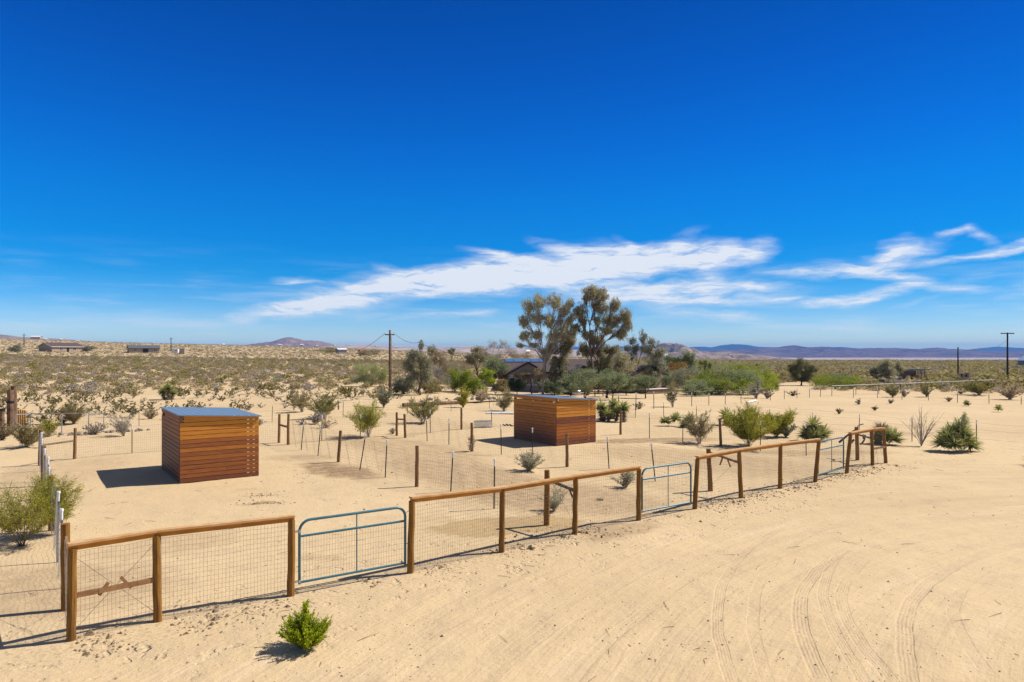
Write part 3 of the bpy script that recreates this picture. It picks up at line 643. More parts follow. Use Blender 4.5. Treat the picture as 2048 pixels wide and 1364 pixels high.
right = [T(1241,869.4,1241.6,822,'W'), T(1298.8,876.6,1298.8,827.4), T(1365.4,885,1366,832), T(1441.5,892.3,1439.6,836.6,'W'), T(1520.6,901.5,1521,842.5), T(1612.4,910.5,1611.8,848), T(1715,920,1713,853.8,'V')]
f = pen_fence('right side fence of the last pen, passing the big green creosote bush', right)
mb = MB(); mb.beam(right[-1][1]+(0, 0, 1.0), PD[1][0]+(0, 0, 1.0), .035, .06); mb.build('brace', M['post_weathered'], f)
pen_fence('white capped post fence from the yucca clump past the flowering yucca', [T(1271,834,1271,803), T(1327.5,836,1327,806), T(1393,843,1393,812), T(1455,846,1455,815), T(1539,850,1539,820), T(1625,857,1625,826), T(1718,864,1719,829), T(1824,883,1824,836), T(1953,892,1953,841), T(2130,905,2130,852)], mesh=False, wires=(.35, .75, 1.05))
pen_fence('far straight row of thin posts with a white top cable beyond the open lot', [T(x, yb, x, yt) for x, yb, yt in ((1164,829,795),(1200,826,792),(1237,822,788),(1272,820,786),(1307.6,817.7,784),(1346,815,785),(1383.4,813,786),(1417.6,810.6,787),(1450.5,809,787),(1482,806,784),(1513.5,803,783),(1540.8,801,780.6),(1568.6,798.4,779.5),(1594,796.7,777.6),(1619,795,776),(1641,794,775),(1663.7,792,774.7))], mesh=False, wires=(.3, .6, .9, 1.3), tr=.026, group='far wire fences', wmat='cap_white')
pen_fence('far post row bending toward the camera at the right edge of the lot', [T(x, yb, x, yt) for x, yb, yt in ((1663.7,792,774.7),(1707,795.2,776),(1755,796,777.6),(1804,799.6,780),(1857,801,781),(1915,805.5,784),(1978,807.6,786.5),(2042.5,809,792),(2110,812,794))], mesh=False, wires=(.4, 1.2), tr=.026, group='far wire fences')
b0, b1 = P(1663.7, 792), P(1990, 776); ln = []
for i in range(9):
    b = b0+(b1-b0)*i/8; b[2] = gz(b[0], b[1]); ln.append(('T', b, b+(0, 0, 1.15)))
f = pen_fence('farthest fence with a thick pale top rail running toward the right horizon', ln, mesh=False, wires=(.5,), cap=False, tr=.03, group='far wire fences')
mb = MB(); mb.tube([q[2] for q in ln], .030, 6); mb.build('top_rail', M['cap_white'], f)
pen_fence('thin rusty post fence with wire strands along the sandy driveway', [T(278,852,278,820), T(405,849,405,817), T(544,845,545,812), T(686,835,686.7,804), T(752,831,752.6,801), T(814.8,828,814.8,805), T(902,822,902,799), T(978.8,817,978.8,794.6), T(1060,813,1060,789)], mesh=False, wires=(.4, .7, 1.0), cap=False, mat='t_post_rust', tr=.015, group='far wire fences', wmat='wire_rust')
# chain link run at the left
cl = [T(31,872,32,829), T(60,868,61,828), T(123,869,124,833), T(176,865,178,826), T(207,860,208,828)]
f = thing('chain_link_fence', cl[0][1], 'silver chain link fence with a top rail beside the timber gate posts', 'fence')
for ty, b, t in cl: mb = MB(); mb.tube([b-(0, 0, .1), t], .026, 8); mb.build('post', M['galvanised'], f)
mb = MB(); mb.tube([q[2]+(0, 0, .0) for q in (cl[0], cl[1], cl[3], cl[4])], .022, 8); mb.build('top_rail', M['galvanised'], f)
mb = MB(); mb.tube([cl[0][1]+(0, 0, .7), cl[1][1]+(0, 0, .15)], .02, 6); mb.build('brace', M['galvanised'], f)
mb = MB()
for i in range(4): mesh_panel(mb, cl[i][1], cl[i+1][1], .03, 1.1, .07, .07, .0015)
mb.build('wire_mesh', M['wire'], f)

# ---------------------------------------------------------------- wooden sheds
def shed(label, pfl, Wd, Ln, tones_front, tones_side, zr0):
    A = P(*pfl); ex = np.array([.817, .577, 0]); ey = np.array([-ex[1], ex[0], 0])
    o = thing('wooden_shed', A, label, 'shed', 'sheds in the horse pens')
    def L(x, y, z): return A+ex*x+ey*y+np.array([0, 0, z])
    ax = np.array([ex, ey, [0, 0, 1.]]); hb = .124; gap = .0135; n = 14
    def wall(axis, fixed, length, tones, s0=0, top=None, openend=False):
        mb = MB(); a2 = np.array([0, 0, 1.])
        for i in range(n):
            z = .03+i*(hb+gap)+hb/2; tn = tones[i] if isinstance(tones, list) else rng.rand()
            parts_ = [(s0, length)] if rng.rand() < .85 else [(s0, s0+(length-s0)*rng.uniform(.3, .7)), None]
            if parts_[-1] is None: parts_[-1] = (parts_[0][1]+.003, length)
            for (u0, u1) in parts_:
                c = L((u0+u1)/2, fixed, z) if axis == 0 else L(fixed, (u0+u1)/2, z)
                sz = (u1-u0, .02, hb) if axis == 0 else (.02, u1-u0, hb)
                mb.box(c+(0, 0, rng.normal()*.0015), sz, ax, np.clip(tn+rng.normal()*.05, 0, 1))
        return mb
    # z of the roof underside above a corner point
    def zr(x, y): return zr0-.15*(x/Wd)+.01*(y/Ln)
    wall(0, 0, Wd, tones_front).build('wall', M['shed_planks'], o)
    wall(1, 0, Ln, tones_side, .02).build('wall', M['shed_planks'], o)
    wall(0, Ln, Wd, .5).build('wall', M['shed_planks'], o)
    mb = MB(); mb.box(L(Wd/2-.15, .115, 1.0), (Wd-.42, .012, 1.98), ax); mb.box(L(.115, Ln/2, .95), (.012, Ln-.3, 1.86), ax); mb.build('gap_darkener', M['black'], o)  # black sheets added behind front and side boards so the plank gaps look dark
    # top boards that follow the roof
    zt = .03+n*(hb+gap)
    def quadboard(a, b, za0, zb0, za1, zb1, tone):
        mb = MB(); nrm = np.cross((b-a)/np.linalg.norm(b-a), (0, 0, 1))*.01; V = []
        for s_ in (-1, 1):
            for p_, z in ((a, za0), (b, zb0), (b, zb1), (a, za1)): V.append(p_+nrm*s_+(0, 0, z))
        mb.add(V, [(0,1,2,3),(7,6,5,4),(0,4,5,1),(1,5,6,2),(2,6,7,3),(3,7,4,0)], tone=tone); return mb
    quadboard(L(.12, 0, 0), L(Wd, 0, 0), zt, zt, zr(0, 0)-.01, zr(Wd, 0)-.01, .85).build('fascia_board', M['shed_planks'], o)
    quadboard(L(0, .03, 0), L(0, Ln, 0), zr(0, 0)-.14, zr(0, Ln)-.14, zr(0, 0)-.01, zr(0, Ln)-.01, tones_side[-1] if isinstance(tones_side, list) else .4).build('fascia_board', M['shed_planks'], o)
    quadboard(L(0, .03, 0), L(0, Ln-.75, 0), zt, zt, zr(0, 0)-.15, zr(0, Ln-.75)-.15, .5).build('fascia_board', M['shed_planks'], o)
    for x, y in ((.055, .055), (Wd-.055, .055), (.055, Ln-.055), (Wd-.055, Ln-.055), (.055, Ln*.5), (Wd*.5, .055), (Wd-.24, .055)):
        mb = MB(); z1 = zr(x, y)-.012; mb.box(L(x, y, z1/2-.05), (.088, .088, z1+.1), ax, .3); mb.build('post', M['brace_wood'], o)
    mb = MB(); c = [L(-.06, -.10, zr(-.06, -.1)), L(Wd+.06, -.10, zr(Wd+.06, -.1)), L(Wd+.06, Ln+.08, zr(Wd+.06, Ln+.08)), L(-.06, Ln+.08, zr(-.06, Ln+.08))]
    N = 22; V = []; Qd = []
    for i in range(N*2+1):
        t = i/(N*2); up = .012 if i % 4 == 1 else 0
        for e in (0, 1): V.append((c[0]*(1-t)+c[1]*t if e == 0 else c[3]*(1-t)+c[2]*t)+(0, 0, .018+up))
    Qd = [(2*i, 2*i+2, 2*i+3, 2*i+1) for i in range(N*2)]
    mb.add(V, Qd)
    mb.beam(c[0]+(0, 0, .008), c[1]+(0, 0, .008), .012, .03); mb.beam(c[3]+(0, 0, .008), c[0]+(0, 0, .008), .012, .03); mb.beam(c[1]+(0, 0, .008), c[2]+(0, 0, .008), .012, .03); mb.beam(c[2]+(0, 0, .008), c[3]+(0, 0, .008), .012, .03)
    mb.build('roof', M['roof_metal'], o)
    return o, L
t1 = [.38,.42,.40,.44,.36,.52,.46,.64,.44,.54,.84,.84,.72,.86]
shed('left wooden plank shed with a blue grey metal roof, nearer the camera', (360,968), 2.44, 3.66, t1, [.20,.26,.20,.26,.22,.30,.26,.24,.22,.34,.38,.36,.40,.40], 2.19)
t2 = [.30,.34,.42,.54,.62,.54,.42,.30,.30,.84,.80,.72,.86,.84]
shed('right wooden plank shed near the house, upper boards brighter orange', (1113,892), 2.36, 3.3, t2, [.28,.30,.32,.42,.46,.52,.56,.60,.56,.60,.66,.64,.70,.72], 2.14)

# ---------------------------------------------------------------- plants
def bush_parts(H, Rw, nst, ntw, nlf, lw, seed, up=.55, lo=.35, droop=0, clump=0, twig=.004, leafw=.55, st_r=.012):
    """stems fanning from the root, side twigs, small leaves along the outer ends"""
    g = np.random.RandomState(seed)
    az_ = g.uniform(0, 2*math.pi, nst); th = np.sqrt(g.uniform(0, 1, nst))
    hgt = H*(1-.45*th**2)*g.uniform(.72, 1.0, nst)
    R_ = Rw*th*g.uniform(.75, 1.05, nst)
    if clump: R_ *= 1+.25*np.sin(az_*clump+seed); hgt *= 1+.15*np.sin(az_*2+seed)
    base_ = np.stack([g.normal(size=nst)*.03*Rw, g.normal(size=nst)*.03*Rw, np.full(nst, -.03)], 1)
    hd = np.stack([np.cos(az_), np.sin(az_), 0*az_], 1)
    K = 5; t = np.linspace(0, 1, K+1)
    def at(i, tt):
        return base_[i]+hd[i]*(R_[i]*(tt*(1-up)+up*tt**1.6)/1.0)[:, None]+np.array([0, 0, 1.])*(hgt[i]*(tt**(.9))-droop*tt**3*H)[:, None]
    st = MB(); idx = np.arange(nst); wob = g.normal(size=(K+1, nst, 3))*.02*H; wob[0] = 0
    pts = [at(idx, np.full(nst, tt))+wob[k] for k, tt in enumerate(t)]
    for k in range(K): st.segs(pts[k], pts[k+1], st_r*(1-.75*t[k]), st_r*(1-.75*t[k+1]), 3, g.rand(nst))
    i = g.randint(0, nst, ntw); tt = g.uniform(lo, 1, ntw); o = at(i, tt); L = g.uniform(.08, .25, ntw)*H
    d = g.normal(size=(ntw, 3)); d[:, 2] = np.abs(d[:, 2])*.9+.25; d += hd[i]*.5; d /= np.linalg.norm(d, axis=1, keepdims=True)
    e = o+d*L[:, None]; e[:, 2] = np.maximum(e[:, 2], .02); st.segs(o, e, twig, twig*.5, 3, g.rand(ntw))
    lf = MB(); j = g.randint(0, ntw, nlf); s_ = g.uniform(.15, 1.05, nlf)[:, None]
    c = o[j]*(1-s_)+e[j]*s_+g.normal(size=(nlf, 3))*.014*H
    tn = np.clip(.5*g.rand(ntw)[j]+.5*g.rand(nlf), 0, 1)
    lf.cards(c, lw, lw*leafw, g, d[j], tn, spread=.9)
    return st, lf
def bush(name, cat, label, px, pb, Hpx, Wpx, leaf, twig, dens=1, lsz=None, group=None, up=.5, lo=.3, seed=None, nst=26, off=(0, 0), clump=3):
    p = P(px, pb); H = Hpx*p[1]/F*1.2; Rw = Wpx*p[1]/F/2*1.25; sd_ = seed if seed is not None else int(px*7+pb)
    lw = lsz or max(.028, p[1]*.0011*1.25)
    nl = int(dens*min(16000, max(700, 3.6*H*Rw*2/(lw*lw*.3))))
    st, lf = bush_parts(H, Rw, nst, max(90, nl//14), nl, lw, sd_, up=up, lo=lo, clump=clump, st_r=max(.008, p[1]*.0003), twig=max(.003, p[1]*.00011))
    o = thing(name, p, label, cat, group)
    for mb, nm, mt in ((st, 'stems', twig), (lf, 'foliage', leaf)):
        V = mb.mesh(nm, M[mt]); q = bpy.data.objects.new(nm, V); COL.objects.link(q); q.parent = o
    return o
CR = 'creosote_bush'; SH = 'desert_shrub'
B = [ # name, label, px, base, H, W, foliage, stem, density, lo
 (CR,'green feathery creosote bush at the left edge outside the nearest pen corner',42,1092,128,165,'creosote_bright','twig_brown',1.0,.35),
 (CR,'tall green creosote bush growing through the left side fence',112,1070,122,66,'creosote_bright','twig_brown',.9,.3),
 (CR,'large creosote bush with yellow green tops beyond the tilted fence post',738,874,66,80,'creosote_bright','twig_grey',.8,.35),
 (CR,'big bright creosote bush inside the last pen, the largest beside the right fence',1497,893,72,112,'creosote_bright','twig_brown',1.9,.25),
 (CR,'second green bush touching the right side of the biggest pen creosote',1552,874,52,62,'creosote_bright','twig_brown',1.8,.15),
 (SH,'grey green shrub between the yuccas and the biggest pen creosote',1398,886,55,62,'olive_dull','twig_grey',.55,.3),
 (CR,'wide creosote bush behind the pair of brown posts in the middle',845,846,46,82,'creosote','twig_grey',.65,.3),
 (CR,'creosote bush on the driveway edge just left of the middle wooden post',926,815,34,24,'creosote_bright','twig_brown',1,.2),
 (SH,'pale straw coloured bush right of the small driveway creosote',962,806,28,34,'tan_scrub','twig_grey',.7,.2),
 (CR,'airy creosote bush behind the left corner of the right shed',1008,822,42,42,'olive_dull','twig_grey',.7,.2),
 (CR,'tall sparse creosote bush in front of the white post box',648,838,44,70,'creosote','twig_grey',.6,.3),
 (SH,'dark grey low shrub under the tall sparse creosote by the post box',630,848,24,46,'grey_scrub','twig_grey',.9,.1),
 (SH,'white stemmed bush left of the sparse creosote near the H brace',604,824,40,48,'olive_dull','twig_grey',.45,.35),
 (SH,'skeletal pale shrub behind the H brace wire on the sand',652,856,22,60,'tan_scrub','twig_grey',.2,.2),
 (SH,'dense dark saltbush standing just right of the tall pole base',768,815,34,36,'grey_green','twig_brown',1,.2),
 (SH,'skeletal grey shrub at the roadside behind the left pen fence',248,872,46,56,'grey_scrub','twig_grey',.22,.2),
 (SH,'low purple grey shrub by the chain link end post',190,869,22,40,'grey_scrub','twig_grey',.8,.1),
 (CR,'sprawling half dry creosote bush left of the far corner post',52,895,44,92,'olive_dull','twig_brown',.8,.2),
 (SH,'brown shrub cut off by the left edge below the timber gate posts',4,880,34,46,'brown_scrub','twig_brown',.9,.1),
 (CR,'small yellow green creosote peeking over the far corner post',98,872,34,36,'creosote_bright','twig_brown',.5,.3),
 (SH,'round tan bush on the sand left of the left shed',302,838,20,26,'tan_scrub','twig_grey',1,.1),
 (CR,'green creosote bush behind the chain link fence',148,848,42,60,'olive_dull','twig_brown',.9,.2),
 (SH,'red dead bush behind the chain link fence',126,847,15,22,'red_scrub','bark_dark',.8,.1),
 (SH,'small white grey bush left of the red dead bush',90,848,15,20,'pale_bursage','twig_grey',1,.1),
 (SH,'pale round bursage in the middle pen, before the right shed',1059,941,36,54,'pale_bursage','twig_grey',.9,.12),
 (SH,'pale bursage seen through the fence left of the second gate',1252,974,33,42,'pale_bursage','twig_grey',.9,.12),
 (SH,'thin pale bursage behind the long fence near the weathered brace post',1108,1021,46,50,'pale_bursage','twig_grey',.4,.12),
 (SH,'wispy dry bush at the foot of a wooden post in the middle pen',942,903,30,22,'tan_scrub','twig_grey',.2,.2),
 (SH,'small blue grey bush beside the pair of brown posts',785,868,12,16,'grey_green','twig_grey',.9,.1),
 (SH,'small grey bush low behind the left shed right wall',516,852,14,26,'grey_scrub','twig_grey',.9,.1),
 (SH,'low grey bush at the driveway left of the H brace',604,849,10,28,'grey_scrub','twig_grey',.9,.1),
 (SH,'brown dry tuft nearest the front in the open lot',1678,828,12,12,'olive_dull','twig_brown',1,.1),
 (SH,'grey tuft on the open lot, larger of the left ones',1718,809,10,14,'grey_scrub','twig_grey',1,.1),
 (SH,'olive tuft on the open lot between the grey tuft and bare sapling',1750,821,9,12,'olive_dull','twig_brown',1,.1),
 (SH,'little grey tuft in the lot below the far creosote row',1781,807,8,12,'grey_scrub','twig_grey',.8,.1),
 (SH,'tan wedge shaped tuft left of the small green yucca',1898,803,10,12,'tan_scrub','twig_brown',1,.1),
 (CR,'creosote below the blue bin at the far edge of the lot',1785,794,22,34,'creosote','twig_grey',.8,.2),
 (CR,'creosote right of the one below the blue bin',1808,794,14,18,'olive_dull','twig_grey',.8,.2),
 (CR,'green topped creosote at the lot edge below the open walled shed',1853,794,24,22,'creosote','twig_grey',.8,.2),
 (CR,'broad green creosote mass left of the right edge cable end',1958,790,30,74,'creosote','twig_grey',1,.2),
 (SH,'grey brown wide bush at the far right beside the cable end',2020,799,28,46,'tan_scrub','twig_grey',.8,.2),
 (SH,'dark little bush on the sand at the far right of the lot',1921,788,6,11,'brown_scrub','bark_dark',1,.1),
 (SH,'bare grey bush with white branches at the end of the green hedge',1513,796,28,50,'grey_scrub','twig_grey',.5,.3),
 (SH,'grey brown bush just right of the white branched bush',1534,797,17,26,'brown_scrub','twig_grey',.9,.1),
 (SH,'low dark purple shrub in front of the round pine',1586,792,10,26,'brown_scrub','bark_dark',1,.1),
 (SH,'twiggy olive bush standing before the wooden planters',1345,814,42,26,'olive_dull','twig_grey',.6,.3),
 (SH,'small olive bush right of the yucca clump',1278,818,14,26,'olive_dull','twig_grey',.7,.1),
 (SH,'blue green grassy bush right of the biggest pen creosote pair',1572,874,28,40,'grey_green','twig_grey',.8,.1),
 (SH,'patch of low grey green weeds at the foot of the long fence',1128,1075,7,46,'grey_green','twig_grey',.5,.05),
 (SH,'small sprig of grey weeds left of the weed patch by the long fence',1062,1096,7,18,'grey_green','twig_grey',.5,.05),
 (SH,'low dry weeds behind the crossed wire brace panel',1200,1000,6,22,'tan_scrub','twig_grey',.4,.05),
]
for i, (nm, lb, px, pb, h_, w_, fo, tw, dn, lo) in enumerate(B):
    bush(nm, 'bush', lb, px, pb, h_, w_, fo, tw, dn, lo=lo)

# the small juniper in the foreground: upright feathery sprays
def juniper():
    g = np.random.RandomState(5); p = P(606, 1301); p = p+(0, .08, 0)
    o = thing('juniper_shrub', p, 'small bright green juniper shrub alone in the foreground sand', 'shrub')
    st, lf = MB(), MB(); Hh, Rr = .66, .30
    n = 170; az_ = g.uniform(0, 6.283, n); th = g.uniform(0, 1, n)**.7
    prof = lambda a, t: 1.0
    for i in range(n):
        lead = i < 26
        dirh = np.array([math.cos(az_[i]), math.sin(az_[i]), 0])
        reach = Rr*th[i]*(1.1 if not lead else .25); ht = Hh*((1.0-.15*g.rand()) if lead else (.28+.50*g.rand()*(1-th[i]*.35)))
        if lead: dirh = np.array([.35, .0, 0])*(.4+g.rand()*.4)+dirh*.25
        a = np.array([0, 0, .0]); pts = [a+dirh*reach*(q**.8)*1.15+np.array([0, 0, ht*q**1.15]) for q in np.linspace(0, 1, 6)]
        st.tube(pts, [.006*(1-.8*q) for q in np.linspace(0, 1, 6)], 4, cap=False)
        for k in range(13):
            q = g.uniform(.28, 1.0); x = q*5; j = min(4, int(x)); c = pts[j]+(pts[j+1]-pts[j])*(x-j)
            d = pts[j+1]-pts[j]; d = d/np.linalg.norm(d)+g.normal(size=3)*.5+dirh*.3; d[2] += .35; d /= np.linalg.norm(d)
            L = .10*(1.1-.5*q)*g.uniform(.6, 1.2); m = 11; s_ = np.linspace(.05, 1, m)[:, None]
            cc = c+d*L*s_+g.normal(size=(m, 3))*.006
            lf.cards(cc, .030, .011, g, d, np.clip(.25+.5*s_[:, 0]+g.normal(size=m)*.22+(.15 if lead else 0), 0, 1), spread=.55)
    for mb, nm, mt in ((st, 'stems', 'bark'), (lf, 'foliage', 'juniper')):
        q = bpy.data.objects.new(nm, mb.mesh(nm, M[mt])); COL.objects.link(q); q.parent = o
juniper()

# yuccas
def rosette(mb, c, L, n, wd, seed, lean=(0, 0), dead=0, dirmin=-.55):
    g = np.random.RandomState(seed); A = []
    for i in range(n):
        u = g.uniform(dirmin, 1); a = g.uniform(0, 6.283)
        if dead: u = g.uniform(-1, -.35)
        ch = math.sqrt(max(0, 1-u*u)); d = np.array([ch*math.cos(a)+lean[0], ch*math.sin(a)+lean[1], u]); d /= np.linalg.norm(d)
        l = L*g.uniform(.7, 1.05)*(1 if u > 0 else .85); s_ = np.cross(d, (0, 0, 1)); s_ /= np.linalg.norm(s_)+1e-6
        p0 = np.asarray(c)+d*.03; p1 = p0+d*l*.5+np.array([0, 0, -.012]); p2 = p0+d*l+np.array([0, 0, -.05*l-(.1*l if dead else 0)])
        t = np.clip(.5+.35*u+g.normal()*.15, 0, 1); k = mb.n; f = np.cross(s_, d)*wd*.18
        mb.add([p0-s_*wd*.5, p0+s_*wd*.5, p1-s_*wd*.55+f, p1+s_*wd*.5+f, p2, p1-f], [(0, 1, 3, 5), (0, 5, 2, 0)][:1], [(0, 5, 2), (2, 5, 4), (5, 3, 4)], tone=t)
def yucca(px, pb, heads, label, group=None, L=.5, flower=None, n=90, skirt=True):
    """heads: (px, py of the rosette centre, depth offset)"""
    p = P(px, pb); o = thing('yucca', p, label, 'yucca', group); d0 = p[1]
    for k, (hx, hy, dz) in enumerate(heads):
        c = Q(hx, hy, d0+dz); c[2] = max(c[2], gz(c[0], c[1])+.12); g = np.array([c[0]*.7+p[0]*.3, c[1], gz(c[0], c[1])-.05])
        mb = MB(); rosette(mb, c, L, n, max(.05, d0*.0021), int(px+k*31+pb)); mb.build('rosette', M['yucca_leaf'], o)
        if c[2]-g[2] > .35 and skirt:
            mb = MB(); mb.tube([g, (g+c)/2, c], [.09, .08, .06], 7); mb.build('trunk', M['bark'], o)
            mb = MB()
            for q in np.linspace(.15, 1, max(2, int((c[2]-g[2])/.16))): rosette(mb, g+(c-g)*q, L*.62, 45, max(.025, d0*.0009), int(px+q*99), dead=1)
            mb.build('dead_leaf_skirt', M['yucca_dead'], o)
    if flower:
        c = Q(flower[0], flower[1], d0); g = np.random.RandomState(3); hh = flower[2]*d0/F
        mb = MB(); pts = c+g.normal(size=(900, 3))*np.array([.075, .075, hh*.28]); pts[:, :2] = c[:2]+(pts[:, :2]-c[:2])*np.clip(1.1-(pts[:, 2:3]-c[2])/hh, .3, 1.2)
        mb.cards(pts, .05, .04, g); mb.build('flower_spike', M['flower'], o)
        mb = MB(); mb.tube([c-(0, 0, hh*.9), c+(0, 0, hh*.5)], [.025, .012], 6); mb.build('flower_stalk', M['yucca_leaf'], o)
    return o
yucca(1912, 903, [(1895,876,.0),(1932,882,-.15),(1918,858,.2),(1884,888,.2),(1908,888,-.3),(1924,868,.0),(1940,890,.1),(1902,866,.3)], 'large dark yucca clump with a cream flower spike', L=.62, flower=(1929,841,26), n=110, skirt=False)
yd = yucca(1773, 889, [(1775,872,0),(1764,874,.2),(1788,878,-.1)], 'green yucca directly behind the far right corner fence', L=.60, n=110, skirt=False)
c = P(1758, 888); mb = MB()
for k, zz in enumerate((.12, .3, .48, .66)): rosette(mb, c+np.array([.05*k, .1, zz]), .5, 110, .05, 900+k, dirmin=-.9)
mb.build('dead_leaf_skirt', M['yucca_dead'], yd)
yucca(1628, 882, [(1626,852,.0),(1612,868,.2),(1643,868,-.1),(1630,872,-.2)], 'tall shaggy yucca left of the farthest gate', L=.62, n=105)
yucca(1455, 850, [(1452,832,0),(1468,838,.2)], 'yucca standing behind the left side of the biggest pen creosote', L=.66, n=100)
YG = 'row of small yuccas beyond the right shed'
yucca(1331, 852, [(1331,843,0)], 'leftmost and smallest yucca of the row beyond the last pen fence', YG, L=.45, skirt=False)
yucca(1352, 852, [(1352,838,0)], 'middle yucca of the row beyond the last pen fence', YG, L=.5, skirt=False)
yucca(1380, 855, [(1380,840,0),(1372,848,.3)], 'rightmost yucca of the row, beside the grey green shrub', YG, L=.52)
YC = 'yucca clump right of the right shed'
yucca(1203, 842, [(1203,815,0),(1210,826,.3)], 'yucca with a thick skirt touching the right shed edge', YC, L=.62)
yucca(1228, 838, [(1227,809,0),(1220,824,.3)], 'tallest middle yucca of the clump right of the shed', YC, L=.58)
yucca(1248, 844, [(1247,816,0)], 'yellowish yucca on a thick trunk at the right of the shed clump', YC, L=.64)
yucca(1222, 843, [(1215,828,0),(1236,822,.2)], 'low yucca heads at the front of the shed clump', YC, L=.52)
yucca(1934, 812, [(1934,807,0)], 'small green yucca in the open lot, left of its twin', L=.42, n=60, skirt=False)
yucca(1997, 824, [(1997,817,0)], 'small upright green yucca at the right of the open lot', L=.42, n=60, skirt=False)
yucca(334, 800, [(336,776,0),(326,783,.5),(345,786,.3)], 'dark shaggy yucca on the brush slope above the left shed roof', L=.6)
yucca(2100, 934, [(2098,915,0),(2080,925,.1),(2112,922,0)], 'yucca outside the right edge, only its shadow reaching in', L=.65, n=110, skirt=False)

# the bare sapling in the lot
p = P(1843, 892); o = thing('bare_sapling', p, 'leafless grey sapling left of the flowering yucca', 'tree'); g = np.random.RandomState(2); mb = MB()
for k in range(15):
    a = g.uniform(0, 6.28); s_ = g.uniform(.1, 1); R_ = .80*s_; h_ = .8+1.0*(1-s_)*g.rand()+.30*s_
    pts = [np.array([math.cos(a)*R_*q**1.2*(1 if k else .1), math.sin(a)*R_*q**1.2*(1 if k else .1), h_*q*(1 if k else 1.35)])+g.normal(size=3)*.02*q for q in np.linspace(0, 1, 7)]
    mb.tube(pts, [(.011 if k else .026)*(1-.85*q)+.003 for q in np.linspace(0, 1, 7)], 5, g.rand())
    for j in range(6):
        q = g.uniform(.4, .95); i = int(q*6); c = pts[i]; d = pts[min(6, i+1)]-pts[i-1]; d = d/np.linalg.norm(d)+g.normal(size=3)*.45; d[2] = abs(d[2])
        mb.tube([c, c+d*.16, c+d*.34+(0, 0, .03)], [.006, .004, .002], 4, g.rand())
q = bpy.data.objects.new('branches', mb.mesh('branches', M['bark_pale'])); COL.objects.link(q); q.parent = o

